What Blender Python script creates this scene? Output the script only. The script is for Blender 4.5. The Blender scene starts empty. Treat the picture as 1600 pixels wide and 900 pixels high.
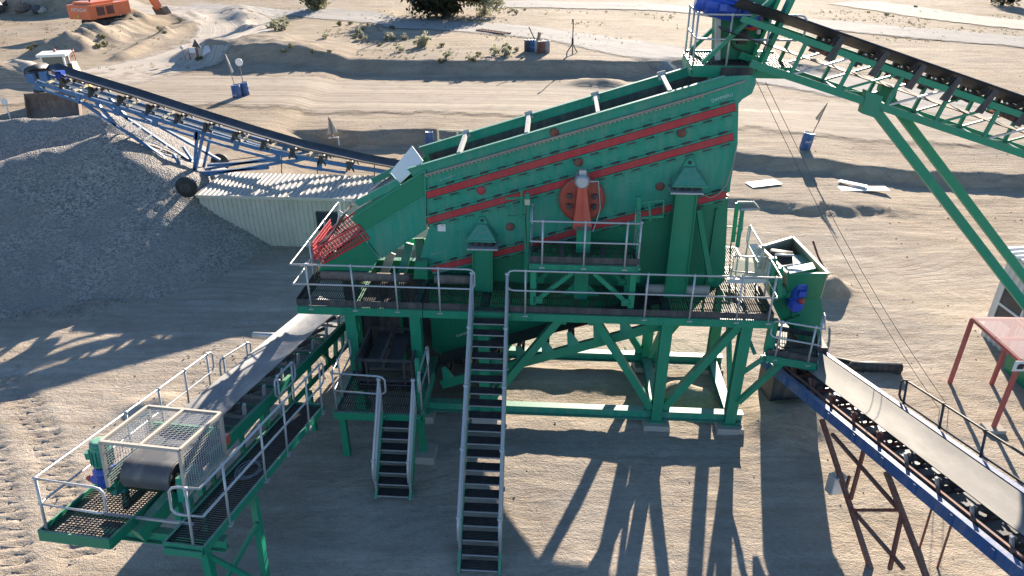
import bpy, math, random
from mathutils import Vector, Matrix, noise
V3 = Vector
R = math.radians
random.seed(7)
scene = bpy.context.scene
COL = scene.collection

# ------------------------------------------------------------------ camera, sky, sun, exposure
F = 1100.0; PITCH = R(28.0); CAMH = 12.0
CAM = V3((0, 0, CAMH))
cd = bpy.data.cameras.new('camera'); cam = bpy.data.objects.new('camera', cd); COL.objects.link(cam)
cam.location = CAM; cam.rotation_euler = (math.pi/2 - PITCH, 0, 0)
cd.sensor_width = 36; cd.lens = F/1600*36; cd.clip_start = 0.1; cd.clip_end = 4000
scene.camera = cam
SUN_EL, SUN_AZ = R(17.5), R(16.0)
w = bpy.data.worlds.new('World'); scene.world = w; w.use_nodes = True
nt = w.node_tree; bg = nt.nodes['Background']
sky = nt.nodes.new('ShaderNodeTexSky'); sky.sky_type = 'NISHITA'; sky.sun_disc = False
sky.sun_elevation = SUN_EL; sky.sun_rotation = SUN_AZ; sky.altitude = 900
sky.air_density = 1.0; sky.dust_density = 0.25; sky.ozone_density = 3.5
nt.links.new(sky.outputs[0], bg.inputs[0]); bg.inputs[1].default_value = 0.076
sd = bpy.data.lights.new('sun', 'SUN'); sun = bpy.data.objects.new('sun', sd); COL.objects.link(sun)
sd.energy = 5.0; sd.angle = R(0.5); sd.color = (1.0, 0.88, 0.73)
sdir = V3((math.sin(SUN_AZ)*math.cos(SUN_EL), math.cos(SUN_AZ)*math.cos(SUN_EL), math.sin(SUN_EL)))
sun.rotation_euler = sdir.to_track_quat('Z', 'Y').to_euler(); sun.location = (30, 80, 40)
scene.view_settings.view_transform = 'Standard'; scene.view_settings.look = 'None'
scene.view_settings.gamma = 1.0; scene.view_settings.exposure = 1.84
scene.render.engine = 'CYCLES'
scene.cycles.max_bounces = 6; scene.cycles.diffuse_bounces = 3; scene.cycles.glossy_bounces = 2
scene.cycles.transparent_max_bounces = 12; scene.cycles.use_denoising = True

# ------------------------------------------------------------------ layout helpers (survey of the site: sight lines met with real planes)
X, Y, Z = V3((1, 0, 0)), V3((0, 1, 0)), V3((0, 0, 1))
def ray(x, y):
    a = (x-800)/F; b = (450-y)/F
    return V3((a, math.cos(PITCH)+b*math.sin(PITCH), -math.sin(PITCH)+b*math.cos(PITCH)))
def gz(x, y, z=0.0):
    d = ray(x, y); return CAM + d*((z-CAMH)/d.z)
def onp(x, y, p0, n):
    d = ray(x, y); return CAM + d*(n.dot(p0-CAM)/n.dot(d))
def ony(x, y, yy):
    d = ray(x, y); return CAM + d*(yy/d.y)
YAW = R(-3.6)
MU = V3((math.cos(YAW), math.sin(YAW), 0)); MV_ = V3((-math.sin(YAW), math.cos(YAW), 0)); MO = V3((0, 14.81, 0))
def W(u, v, wz): return MO + MU*u + MV_*v + Z*wz
def mv(x, y, v): return onp(x, y, MO+MV_*v, MV_)
def mu(x, y, u): return onp(x, y, MO+MU*u, MU)

# ------------------------------------------------------------------ mesh builder
class MB:
    def __init__(s): s.v = []; s.f = []; s.sm = []
    def add(s, vs, fs, smooth=False):
        o = len(s.v); s.v += [V3(p) for p in vs]
        for f in fs: s.f.append([o+i for i in f]); s.sm.append(smooth)
        return s
    def hexa(s, p):
        return s.add(p, [(0,3,2,1),(4,5,6,7),(0,1,5,4),(1,2,6,5),(2,3,7,6),(3,0,4,7)])
    def box(s, c, sx, sy, sz, ax=(X, Y, Z)):
        a, b, d = ax[0]*(sx/2), ax[1]*(sy/2), ax[2]*(sz/2); c = V3(c)
        return s.hexa([c-a-b-d, c+a-b-d, c+a+b-d, c-a+b-d, c-a-b+d, c+a-b+d, c+a+b+d, c-a+b+d])
    def bar(s, p, q, wd, h, up=Z):
        p, q = V3(p), V3(q); d = (q-p); L = d.length
        if L < 1e-6: return s
        d /= L
        if abs(d.dot(up)) > .98: up = Y if abs(d.y) < .9 else X
        a = d.cross(up).normalized(); b = a.cross(d)
        return s.box((p+q)/2, L, wd, h, (d, a, b))
    def chan(s, p, q, wd, h, up=Z, t=.018, side=1):   # C section, web on one side
        p, q = V3(p), V3(q); d = (q-p).normalized()
        a = d.cross(up).normalized(); b = a.cross(d)
        s.bar(p+a*side*(wd/2-t/2), q+a*side*(wd/2-t/2), t, h, up)
        for k in (1, -1):
            o = b*k*(h/2-t/2) - a*side*t/2
            s.bar(p+o, q+o, wd-t, t, up)
        return s
    def hsec(s, p, q, wd, h, up=Y, t=.018):            # I section, flanges facing +-up
        p, q = V3(p), V3(q); d = (q-p).normalized()
        a = d.cross(up).normalized(); b = a.cross(d)
        s.bar(p, q, t, h-2*t, b)
        for k in (1, -1): s.bar(p+b*k*(h/2-t/2), q+b*k*(h/2-t/2), wd, t, b)
        return s
    def tube(s, p, q, r, n=8, r2=None, cap=True):
        p, q = V3(p), V3(q); d = (q-p)
        if d.length < 1e-6: return s
        d.normalize(); r2 = r if r2 is None else r2
        a = d.orthogonal().normalized(); b = d.cross(a)
        vs = []
        for i in range(n):
            t = 2*math.pi*i/n; e = a*math.cos(t)+b*math.sin(t)
            vs += [p+e*r, q+e*r2]
        s.add(vs, [(2*i, 2*((i+1) % n), 2*((i+1) % n)+1, 2*i+1) for i in range(n)], True)
        if cap:
            o = len(s.v)-2*n
            s.f.append([o+2*i for i in range(n)][::-1]); s.sm.append(False)
            s.f.append([o+2*i+1 for i in range(n)]); s.sm.append(False)
        return s
    def path(s, pts, r, n=6, closed=False):
        pts = [V3(p) for p in pts]; m = len(pts); rings = []
        prev = None
        for i in range(m):
            if closed: t = pts[(i+1) % m]-pts[i-1]
            else: t = pts[min(i+1, m-1)]-pts[max(i-1, 0)]
            t.normalize()
            if prev is None: a = t.orthogonal().normalized()
            else:
                a = prev - t*prev.dot(t)
                a = a.normalized() if a.length > 1e-4 else t.orthogonal().normalized()
            prev = a; b = t.cross(a)
            rings.append([pts[i]+(a*math.cos(2*math.pi*k/n)+b*math.sin(2*math.pi*k/n))*r for k in range(n)])
        vs = [p for rg in rings for p in rg]; fs = []
        for i in range(m if closed else m-1):
            j = (i+1) % m
            for k in range(n): fs.append((i*n+k, i*n+(k+1) % n, j*n+(k+1) % n, j*n+k))
        s.add(vs, fs, True)
        if not closed:
            s.add(rings[0], [tuple(range(n))[::-1]]); s.add(rings[-1], [tuple(range(n))])
        return s
    def prism(s, pts, ext):
        n = len(pts); pts = [V3(p) for p in pts]; q = [p+ext for p in pts]
        fs = [tuple(range(n))[::-1], tuple(range(n, 2*n))]
        fs += [(i, (i+1) % n, n+(i+1) % n, n+i) for i in range(n)]
        return s.add(pts+q, fs)
    def lathe(s, o, ax, prof, n=16):
        o, ax = V3(o), V3(ax).normalized(); a = ax.orthogonal().normalized(); b = ax.cross(a); vs = []
        for (r, h) in prof:
            for k in range(n):
                t = 2*math.pi*k/n; vs.append(o+ax*h+(a*math.cos(t)+b*math.sin(t))*r)
        fs = [(i*n+k, i*n+(k+1) % n, (i+1)*n+(k+1) % n, (i+1)*n+k) for i in range(len(prof)-1) for k in range(n)]
        s.add(vs, fs, True)
        s.add(vs[:n], [tuple(range(n))[::-1]]); s.add(vs[-n:], [tuple(range(n))])
        return s
    def grid(s, rows, smooth=True):
        n = len(rows[0]); vs = [p for r in rows for p in r]
        return s.add(vs, [(i*n+k, i*n+k+1, (i+1)*n+k+1, (i+1)*n+k) for i in range(len(rows)-1) for k in range(n-1)], smooth)
    def grating(s, o, e1, e2, L1, L2, pitch=.055, bt=.012, h=.03):  # bars along e2, spaced along e1
        nrm = e1.cross(e2).normalized(); m = max(2, int(L1/pitch))
        for i in range(m+1):
            c = o+e1*(L1*i/m)+e2*(L2/2); s.box(c, bt, L2, h, (e1, e2, nrm))
        k = max(1, int(L2/.3))
        for j in range(k+1):
            c = o+e2*(L2*j/k)+e1*(L1/2); s.box(c+nrm*.004, L1, .012, h*.5, (e1, e2, nrm))
        return s
    def mesh2(s, o, e1, e2, L1, L2, p1=.08, p2=.08, t=.012):      # open wire mesh
        nrm = e1.cross(e2).normalized(); a = max(1, int(L1/p1)); b = max(1, int(L2/p2))
        for i in range(a+1): s.box(o+e1*(L1*i/a)+e2*(L2/2), t, L2, t, (e1, e2, nrm))
        for j in range(b+1): s.box(o+e2*(L2*j/b)+e1*(L1/2)+nrm*t*.7, L1, t, t, (e1, e2, nrm))
        return s
    def build(s, name, m, parent=None, label=None, cat=None, group=None, kind=None):
        me = bpy.data.meshes.new(name)
        off = V3((0, 0, 0))
        if parent is None and s.v:
            xs = [p.x for p in s.v]; ys = [p.y for p in s.v]; zs = [p.z for p in s.v]
            off = V3(((min(xs)+max(xs))/2, (min(ys)+max(ys))/2, min(zs)))
        me.from_pydata([tuple(p-off) for p in s.v], [], s.f)
        me.polygons.foreach_set('use_smooth', s.sm)
        me.materials.append(m); me.update()
        o = bpy.data.objects.new(name, me); COL.objects.link(o); o.location = off
        if parent is not None:
            o.parent = parent; o.matrix_parent_inverse = Matrix.Translation(-wloc(parent))
        tag(o, label, cat, group, kind)
        return o
def wloc(o):
    p = V3(o.location)
    if o.parent: p = V3((0, 0, 0))
    return p
def tag(o, label=None, cat=None, group=None, kind=None):
    if label: o['label'] = label
    if cat: o['category'] = cat
    if group: o['group'] = group
    if kind: o['kind'] = kind
    return o
def thing(name, label, cat, loc, group=None):
    o = bpy.data.objects.new(name, None); COL.objects.link(o); o.location = V3(loc); o.empty_display_size = .3
    return tag(o, label, cat, group)
def children(o): return [c for c in bpy.data.objects if c.parent == o]
def copy_tree(o, parent=None):
    c = o.copy(); COL.objects.link(c)
    if parent is not None: c.parent = parent
    for ch in children(o): copy_tree(ch, c)
    return c

# ------------------------------------------------------------------ materials
def s2l(c): return tuple((x/12.92 if x <= .04045 else ((x+.055)/1.055)**2.4) for x in c)
class NT:
    def __init__(s, name):
        s.m = bpy.data.materials.new(name); s.m.use_nodes = True
        s.t = s.m.node_tree; s.b = s.t.nodes['Principled BSDF']; s.tc = None
    def n(s, typ, **kw):
        o = s.t.nodes.new(typ)
        for k, v in kw.items(): setattr(o, k, v)
        return o
    def l(s, a, b): s.t.links.new(a, b)
    def co(s, scale=(1, 1, 1), src='Object', rot=(0, 0, 0)):
        if s.tc is None: s.tc = s.n('ShaderNodeTexCoord')
        mp = s.n('ShaderNodeMapping'); mp.inputs['Scale'].default_value = scale; mp.inputs['Rotation'].default_value = rot
        s.l(s.tc.outputs[src], mp.inputs[0]); return mp.outputs[0]
    def noise(s, scale, detail=4, rough=.6, co=None, out=0):
        n = s.n('ShaderNodeTexNoise'); n.inputs['Scale'].default_value = scale
        n.inputs['Detail'].default_value = detail; n.inputs['Roughness'].default_value = rough
        s.l(co or s.co(), n.inputs[0]); return n.outputs[out]
    def ramp(s, v, a, b, c0=(0, 0, 0, 1), c1=(1, 1, 1, 1)):
        r = s.n('ShaderNodeValToRGB'); r.color_ramp.elements[0].position = a; r.color_ramp.elements[1].position = b
        r.color_ramp.elements[0].color = c0; r.color_ramp.elements[1].color = c1
        s.l(v, r.inputs[0]); return r.outputs[0]
    def mix(s, f, a, b, bt='MIX'):
        m = s.n('ShaderNodeMix', data_type='RGBA', blend_type=bt)
        for sock, v in ((m.inputs[0], f), (m.inputs[6], a), (m.inputs[7], b)):
            if hasattr(v, 'is_output'): s.l(v, sock)
            elif isinstance(v, (int, float)): sock.default_value = v
            else: sock.default_value = (*v[:3], 1)
        return m.outputs[2]
    def math(s, op, a, b=None):
        m = s.n('ShaderNodeMath', operation=op)
        for sock, v in zip(m.inputs, (a, b)):
            if v is None: continue
            if hasattr(v, 'is_output'): s.l(v, sock)
            else: sock.default_value = v
        return m.outputs[0]
    def bump(s, h, strength=.3, dist=.02):
        b = s.n('ShaderNodeBump'); b.inputs['Strength'].default_value = strength; b.inputs['Distance'].default_value = dist
        s.l(h, b.inputs['Height']); s.l(b.outputs[0], s.b.inputs['Normal'])
    def col(s, c): 
        if hasattr(c, 'is_output'): s.l(c, s.b.inputs['Base Color'])
        else: s.b.inputs['Base Color'].default_value = (*c[:3], 1)
    def rough(s, r):
        if hasattr(r, 'is_output'): s.l(r, s.b.inputs['Roughness'])
        else: s.b.inputs['Roughness'].default_value = r
DUST = (.42, .34, .26)
def paint(name, c, rough=.5, dust=.35, wear=.25, metal=0., spec=.4, up=.45):
    t = NT(name)
    big = t.noise(.9, 5, .65); fine = t.noise(14, 4, .6)
    streak = t.noise(3, 4, .6, t.co((2.2, 2.2, .35)))
    c2 = t.mix(t.ramp(big, .35, .75), c, tuple(x*(1-wear)+wear*.25*(.3+.7*x) for x in c))
    d = t.math('MULTIPLY', t.ramp(streak, .42, .8), dust)
    rs_ = t.noise(5.5, 6, .75); c2 = t.mix(t.math('MULTIPLY', t.ramp(rs_, .64, .72), wear), c2, (.10, .075, .055))
    g = t.n('ShaderNodeNewGeometry'); sx = t.n('ShaderNodeSeparateXYZ'); t.l(g.outputs['Normal'], sx.inputs[0])
    upf = t.math('MULTIPLY', t.ramp(sx.outputs[2], .35, .95), up)
    upf = t.math('MULTIPLY', upf, t.ramp(fine, .25, .7))
    d = t.math('MAXIMUM', d, upf)
    cc = t.mix(d, c2, DUST)
    t.col(cc); t.rough(t.math('ADD', t.math('MULTIPLY', fine, .25), rough-.1))
    t.b.inputs['Metallic'].default_value = metal; t.b.inputs['Specular IOR Level'].default_value = spec
    t.bump(fine, .08, .01)
    return t.m
G = paint('green_paint', (.004, .23, .125), .42, .06, .25)
GD = paint('green_paint_dusty', (.010, .255, .168), .48, .2, .2)
GC = paint('chute_green_paint', (.003, .20, .10), .4, .04, .22)
RED = paint('red_strip', (.42, .028, .035), .55, .1, .25)
RNG = paint('ring_guard_paint', (.36, .055, .03), .5, .15, .25)
ORG = paint('orange_guard_paint', (.55, .095, .06), .45, .15, .2)
EXO = paint('excavator_orange', (.78, .16, .05), .45, .2, .2)
RST = paint('rusty_red_steel', (.16, .045, .03), .75, .25, .5)
CAN = paint('canopy_red_paint', (.42, .08, .07), .55, .25, .3)
BLU = paint('blue_paint', (.02, .09, .26), .5, .3, .35)
BLS = paint('stacker_blue_paint', (.03, .13, .30), .45, .22, .35)
MOT = paint('motor_blue_paint', (.015, .07, .42), .35, .08, .2, up=.2)
GAL = paint('galvanised_steel', (.46, .47, .48), .4, .15, .2, .35)
STL = paint('dark_steel', (.045, .045, .052), .6, .2, .3, .2, up=.25)
GRT = paint('grating_steel', (.035, .035, .038), .6, .12, .3, .2, up=.14)
BLK = paint('black_rubber', (.022, .022, .025), .55, .2, .3, up=.3)
TYR = paint('tyre_rubber', (.03, .03, .03), .8, .4, .3)
CRM = paint('cream_paint', (.52, .46, .33), .5, .2, .3)
WHT = paint('white_paint', (.74, .72, .68), .5, .12, .15)
LDW = paint('loader_paint', (.72, .62, .38), .45, .2, .2)
YEL = paint('yellow_paint', (.72, .52, .04), .45, .2, .2)
CON = paint('concrete', (.36, .33, .29), .9, .4, .3)
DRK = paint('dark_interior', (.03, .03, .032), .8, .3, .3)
REDM = paint('red_mesh_paint', (.55, .02, .04), .45, .1, .2)
BRW = paint('dirty_liner', (.14, .10, .08), .8, .4, .4)
HNDG = paint('tan_rubber', (.33, .27, .22), .7, .4, .4)
WOOD = paint('weathered_wood', (.28, .2, .13), .85, .3, .4)
def beltmat(name, c, dustc, amt, rough=.5):
    t = NT(name)
    a = t.noise(1.6, 6, .65, t.co((1, .45, 1))); b = t.noise(9, 4, .6)
    f = t.math('MULTIPLY', t.ramp(a, .45, .62), amt)
    cc = t.mix(f, c, dustc); cc = t.mix(t.math('MULTIPLY', b, .35), cc, tuple(x*.6 for x in c))
    t.col(cc); t.rough(rough); t.bump(b, .1, .01); return t.m
BEL = beltmat('dusty_belt', (.085, .086, .092), (.25, .235, .22), .7, .5)
BELW = beltmat('pale_dusty_belt', (.155, .145, .13), (.235, .22, .195), .85, .78)
BELD = beltmat('black_belt', (.035, .036, .042), (.10, .09, .085), .5, .45)
def glassm(name, c, rough=.15):
    t = NT(name); t.col(c); t.rough(rough); t.b.inputs['Specular IOR Level'].default_value = .6; return t.m
GLS = glassm('dark_glass', (.03, .04, .05))
def corr(name, c):
    t = NT(name); n = t.noise(2, 4, .6); f = t.noise(30, 3, .6)
    t.col(t.mix(t.ramp(n, .35, .8), c, tuple(x*.8 for x in c))); t.rough(.45); t.b.inputs['Metallic'].default_value = .15
    return t.m
SHD = corr('cream_sheeting', (.52, .47, .40)); SHW = corr('white_sheeting', (.66, .65, .63)); SHR = corr('roof_sheeting', (.40, .365, .32))
def pinkmesh():
    t = NT('pink_mesh'); n = t.noise(60, 1, .5)
    t.col((.62, .43, .41)); t.rough(.8)
    tr = t.n('ShaderNodeBsdfTransparent'); mx = t.n('ShaderNodeMixShader'); mx.inputs[0].default_value = .36
    t.l(tr.outputs[0], mx.inputs[1]); t.l(t.b.outputs[0], mx.inputs[2]); t.l(mx.outputs[0], t.t.nodes['Material Output'].inputs[0])
    return t.m
PNK = pinkmesh()

# ------------------------------------------------------------------ terrain
def sm(t): t = max(0., min(1., t)); return t*t*(3-2*t)
def stepf(t):
    c = max(0., min(1., t)); return .7*c+.3*sm(t)
def interp(tab, x):
    if x <= tab[0][0]: return tab[0][1]
    for (a, b), (c, d) in zip(tab, tab[1:]):
        if x <= c: return b+(d-b)*(x-a)/(c-a)
    return tab[-1][1]
def line(pxs, z): return [(p.x, p.y) for p in (gz(a, b, z) for a, b in pxs)]
L1 = line([(1150, 322), (1200, 331), (1300, 334), (1450, 341), (1535, 336)], 0)
L2 = line([(300, 226), (470, 227), (560, 228), (660, 227), (900, 249), (1150, 265), (1250, 271), (1350, 279), (1500, 288), (1600, 291)], .15)
L3 = line([(318, 104), (400, 113), (500, 117), (600, 118), (800, 120), (1000, 118), (1060, 116), (1200, 112)], .75)
L4 = line([(-60, 34), (0, 33), (60, 35), (110, 38), (160, 40)], .5)
RIDGES = []   # (p, q, height, width)
def ridge(pa, pb, h, wd, z=.6):
    a, b = gz(*pa, z), gz(*pb, z); RIDGES.append((a.x, a.y, b.x, b.y, h, wd))
ridge((158, 78), (215, 50), 1.1, 1.7); ridge((215, 50), (295, 37), .75, 1.8); ridge((85, 95), (110, 92), .9, 1.6); ridge((118, 88), (140, 80), 1.0, 1.6)
ridge((-20, 160), (45, 152), 1.7, 2.4, .3); ridge((330, 104), (300, 100), .7, 1.4); ridge((385, 38), (376, 26), .8, 2.2); ridge((410, 70), (430, 82), .7, 3.0, 2.)
ridge((1255, 650), (1215, 668), .42, .75, 0); ridge((1288, 462), (1296, 456), .62, .5, 0); ridge((1060, 620), (1095, 630), .38, .38, 0)
ridge((388, 44), (383, 60), .45, .7, .7); ridge((383, 60), (345, 86), .4, .7, .7); ridge((318, 40), (262, 62), .35, .7, .7); ridge((262, 62), (190, 100), .4, .7, .7); ridge((960, 100), (920, 100), .5, 1.2, 2.2); ridge((830, 595), (950, 600), .16, .5, 0); ridge((250, 632), (215, 640), .22, .45, 0)
RBOX = [(min(a, c)-3*w_, max(a, c)+3*w_, min(b, d)-3*w_, max(b, d)+3*w_) for a, b, c, d, h, w_ in RIDGES]
TR = [gz(75, 900), gz(55, 800), gz(25, 690), gz(-30, 590)]
def n3(x, y, s, o=0.): return noise.noise(V3((x*s+o, y*s-o*.7, o*1.3)))
def terr(x, y, fine=True):
    h = 0.0
    n1 = n3(x, y, .22, 3.1)
    if 25 < y < 46 and 4 < x < 24:
        e = interp(L1, x); f = sm((x-5)/4)*(1-sm((x-15.5)/4))
        h += .27*f*stepf((y-e+n3(x, y, .5, 9)*.5+n3(x, y, 1.9, 2)*.3)/.6)
    if y > 26:
        e = interp(L2, x)
        hh = .78*(1-sm((x-2)/8))+.55*sm((x-2)/8)
        hl = 1.15*stepf((y-27.4)/.9)*(1-sm((x+15)/5)) if x < -9 else 0
        h += max(hl, hh*stepf((y-e+n3(x, y, .45, 5)*.7+n3(x, y, 1.7, 2)*.25)/.8))
    if y > 48:
        e = interp(L3, x)+n3(x, y, .12, 2)*1.2
        f = sm((x+27.5)/2.5)*(1-sm((x-17)/14))
        h += 1.0*f*stepf((y-e+n3(x, y, .9, 2)*.35)/1.4)*(1-.25*sm((y-66)/20))
    if y > 70 and x < -20:
        e = interp(L4, x); h += 2.6*sm((y-e+n3(x, y, .1, 2)*2)/5)*(1-sm((x+54)/5))*(1-sm((y-e-40)/40))
    for (a, b, c, d, hh, wd), bx in zip(RIDGES, RBOX):
        if bx[0] < x < bx[1] and bx[2] < y < bx[3]:
            ex, ey = c-a, d-b; L = ex*ex+ey*ey; t = max(0, min(1, ((x-a)*ex+(y-b)*ey)/L)) if L > 0 else 0
            q = math.hypot(x-a-ex*t, y-b-ey*t)/wd*(1+.35*n3(x, y, .9/wd**.5, 4)); h += hh*math.exp(-q*q)*(1+.25*n3(x, y, 1.2, 8))
    # gentle swell
    h += .06*n3(x, y, .09)*sm((y-24)/10)
    if -5 < x < 9 and 11 < y < 21: h += .10*sm((x+4)/3)*(1-sm((x-6.5)/2))*sm((y-11.5)/2)*(1-sm((y-18.5)/2))
    if y > 120: h += sm((y-120)/300)*2.5*n3(x, y, .006, 6)
    if not fine: return h
    if y < 75:
        k = 1-.7*sm((y-28)/20)
        h += .045*k*n3(x, y, .45, 1)+.022*k*n3(x, y, 1.6, 2)+.014*k*n3(x, y, 4.2, 3)+(.007*n3(x, y, 9.5, 6) if y < 24 else 0)
    if 36 < y < 62: h += .025*n3(x*.12, y, 1.1, 12)+.02*n3(x*.2, y, 2.6, 15)
    elif y >= 62: h += .05*n3(x, y, .35, 1)+.03*n3(x*.5, y, 1.0, 7)
    elif 18 < y <= 36 and x > 4: h += .018*n3(x*.3, y, 1.6, 13)+.01*n3(x*.15, y, 4.0, 2)
    if x < -5 and y < 22:                                     # lugged machine tracks pressed into the sand
        for p, q in zip(TR, TR[1:]):
            ex, ey = q.x-p.x, q.y-p.y; L = math.hypot(ex, ey); ex /= L; ey /= L
            t = (x-p.x)*ex+(y-p.y)*ey; s_ = (x-p.x)*ey-(y-p.y)*ex
            if 0 <= t <= L:
                for c in (-.55, .6):
                    q_ = abs(s_-c)
                    if q_ < .34: h += -.03+.035*math.sin((t+s_*.5)*2*math.pi/.3)
    return h
def gt(px, py):
    d = ray(px, py); t = 5.
    while t < 900:
        p = CAM+d*t
        if p.z < terr(p.x, p.y, False): break
        t += .4 if t < 80 else 2
    lo, hi = t-2, t
    for _ in range(18):
        m = (lo+hi)/2; p = CAM+d*m
        if p.z < terr(p.x, p.y, False): hi = m
        else: lo = m
    p = CAM+d*hi; p.z = terr(p.x, p.y); return p
def ground_mat():
    t = NT('desert_sand')
    P = t.n('ShaderNodeNewGeometry').outputs['Position']
    def nz(scale, sc=(1, 1, 1), d=5, r=.62, rot=0):
        mp = t.n('ShaderNodeMapping'); mp.inputs['Scale'].default_value = sc; mp.inputs['Rotation'].default_value = (0, 0, rot); t.l(P, mp.inputs[0])
        return t.noise(scale, d, r, mp.outputs[0])
    sand = (.41, .33, .245); grey = (.325, .285, .245); pale = (.50, .43, .35); dirt = (.22, .175, .135)
    c = t.mix(t.ramp(nz(.12), .38, .62), sand, grey)
    c = t.mix(t.ramp(nz(1, (.06, .9, 1), 6, .65, .06), .50, .72), c, pale)
    c = t.mix(t.math('MULTIPLY', t.ramp(nz(1, (.08, 1.3, 1), 6, .7, -.1), .54, .74), .55), c, dirt)
    c = t.mix(t.math('MULTIPLY', t.ramp(nz(.7), .55, .75), .45), c, dirt)
    c = t.mix(t.math('MULTIPLY', t.ramp(nz(5, d=4), .58, .72), .4), c, dirt)
    c = t.mix(t.math('MULTIPLY', t.ramp(nz(1, (.03, 3.2, 1), 4, .6, .04), .55, .62), .38), c, (.27, .21, .15))
    c = t.mix(t.math('MULTIPLY', t.ramp(nz(1, (.05, 4.5, 1), 4, .6, -.22), .58, .66), .34), c, (.53, .46, .37))
    c = t.mix(t.math('MULTIPLY', t.ramp(nz(16, d=2), .66, .72), .55), c, (.15, .12, .095))
    c = t.mix(t.math('MULTIPLY', t.ramp(nz(3.1, (1, 1.6, 1), 3), .63, .69), .5), c, (.19, .15, .11))
    c = t.mix(t.math('MULTIPLY', t.ramp(nz(38, d=2), .35, .7), .22), c, (.62, .55, .46))
    c = t.mix(t.math('MULTIPLY', t.ramp(nz(1.7, (.6, 1.3, 1), 8, .82), .42, .66), .42), c, (.25, .205, .16))
    c = t.mix(t.math('MULTIPLY', t.ramp(nz(7, (1, 1, 1), 5, .8, .7), .5, .72), .35), c, (.56, .50, .43))
    # packed wheel tracks across the yard
    def tracks(rot, scale, dist, lo, hi):
        mp = t.n('ShaderNodeMapping'); mp.inputs['Rotation'].default_value = (0, 0, rot); t.l(P, mp.inputs[0])
        wv = t.n('ShaderNodeTexWave', wave_type='BANDS', bands_direction='Y'); wv.inputs['Scale'].default_value = scale
        wv.inputs['Distortion'].default_value = dist; wv.inputs['Detail'].default_value = 3; wv.inputs['Detail Scale'].default_value = .35; t.l(mp.outputs[0], wv.inputs[0])
        return t.ramp(wv.outputs['Fac'], lo, hi)
    tk1 = t.math('MULTIPLY', tracks(.05, .75, 9, .62, .92), t.ramp(nz(.16, d=6), .47, .62))
    tk2 = t.math('MULTIPLY', tracks(-.35, .95, 11, .66, .94), t.ramp(nz(.14, rot=1.), .5, .66))
    tk3 = t.math('MULTIPLY', tracks(1.15, .8, 10, .7, .95), t.ramp(nz(.13, rot=2.), .52, .66))
    tk = t.math('MAXIMUM', t.math('MAXIMUM', tk1, tk2), tk3)
    c = t.mix(t.math('MULTIPLY', tk, .3), c, (.20, .155, .115))
    c = t.mix(t.math('MULTIPLY', t.ramp(nz(.33, d=7, r=.7), .5, .68), .5), c, (.235, .185, .14))
    # dry scrub colour on the far plateau
    sx = t.n('ShaderNodeSeparateXYZ'); t.l(P, sx.inputs[0])
    far = t.ramp(sx.outputs[1], 0, 1); mr = t.n('ShaderNodeMapRange'); mr.inputs[1].default_value = 64; mr.inputs[2].default_value = 92
    t.l(sx.outputs[1], mr.inputs[0])
    sc = t.math('MULTIPLY', t.math('MULTIPLY', t.ramp(nz(.16), .47, .6), t.ramp(nz(1.1), .35, .65)), mr.outputs[0])
    c = t.mix(t.math('MULTIPLY', sc, .7), c, (.17, .15, .075))
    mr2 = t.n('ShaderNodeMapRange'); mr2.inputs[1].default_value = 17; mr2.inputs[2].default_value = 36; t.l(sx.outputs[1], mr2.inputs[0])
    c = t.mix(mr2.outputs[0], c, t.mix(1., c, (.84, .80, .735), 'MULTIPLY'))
    c = t.mix(t.math('MULTIPLY', t.ramp(nz(.55, (.5, 1.6, 1), 7, .75), .5, .66), .4), c, (.20, .15, .11))
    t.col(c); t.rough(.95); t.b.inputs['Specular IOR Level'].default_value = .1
    h = t.math('ADD', t.math('MULTIPLY', nz(9, (1, 1.4, 1), 6, .7, .5), .7), t.math('MULTIPLY', nz(2.2, (.35, 1.6, 1), 5, .65, .25), .9))
    h = t.math('ADD', h, t.math('MULTIPLY', nz(34, d=4), .45)); h = t.math('SUBTRACT', h, t.math('MULTIPLY', tk, .16))
    t.bump(h, .8, .07)
    return t.m
def build_ground():
    ys = []; y = -60.
    while y < 5: ys.append(y); y += 4 if y < -4 else 1.0
    y = 5.
    while y < 135: ys.append(y); y += max(.10, .0052*y)
    while y < 1500: ys.append(y); y *= 1.03
    NX = 430; rows = []
    for y in ys:
        wd = 15+.86*max(y, 0) if y < 135 else 131+.95*(y-135)
        if y < 5: wd = 60
        elif y < 12: wd = 60+(15+.86*12-60)*sm((y-5)/5) if y < 10 else 15+.86*12
        rows.append([V3(((2*i/NX-1)*wd, y, terr((2*i/NX-1)*wd, y, 5 < y < 140))) for i in range(NX+1)])
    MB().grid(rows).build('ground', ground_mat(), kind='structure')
build_ground()
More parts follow.
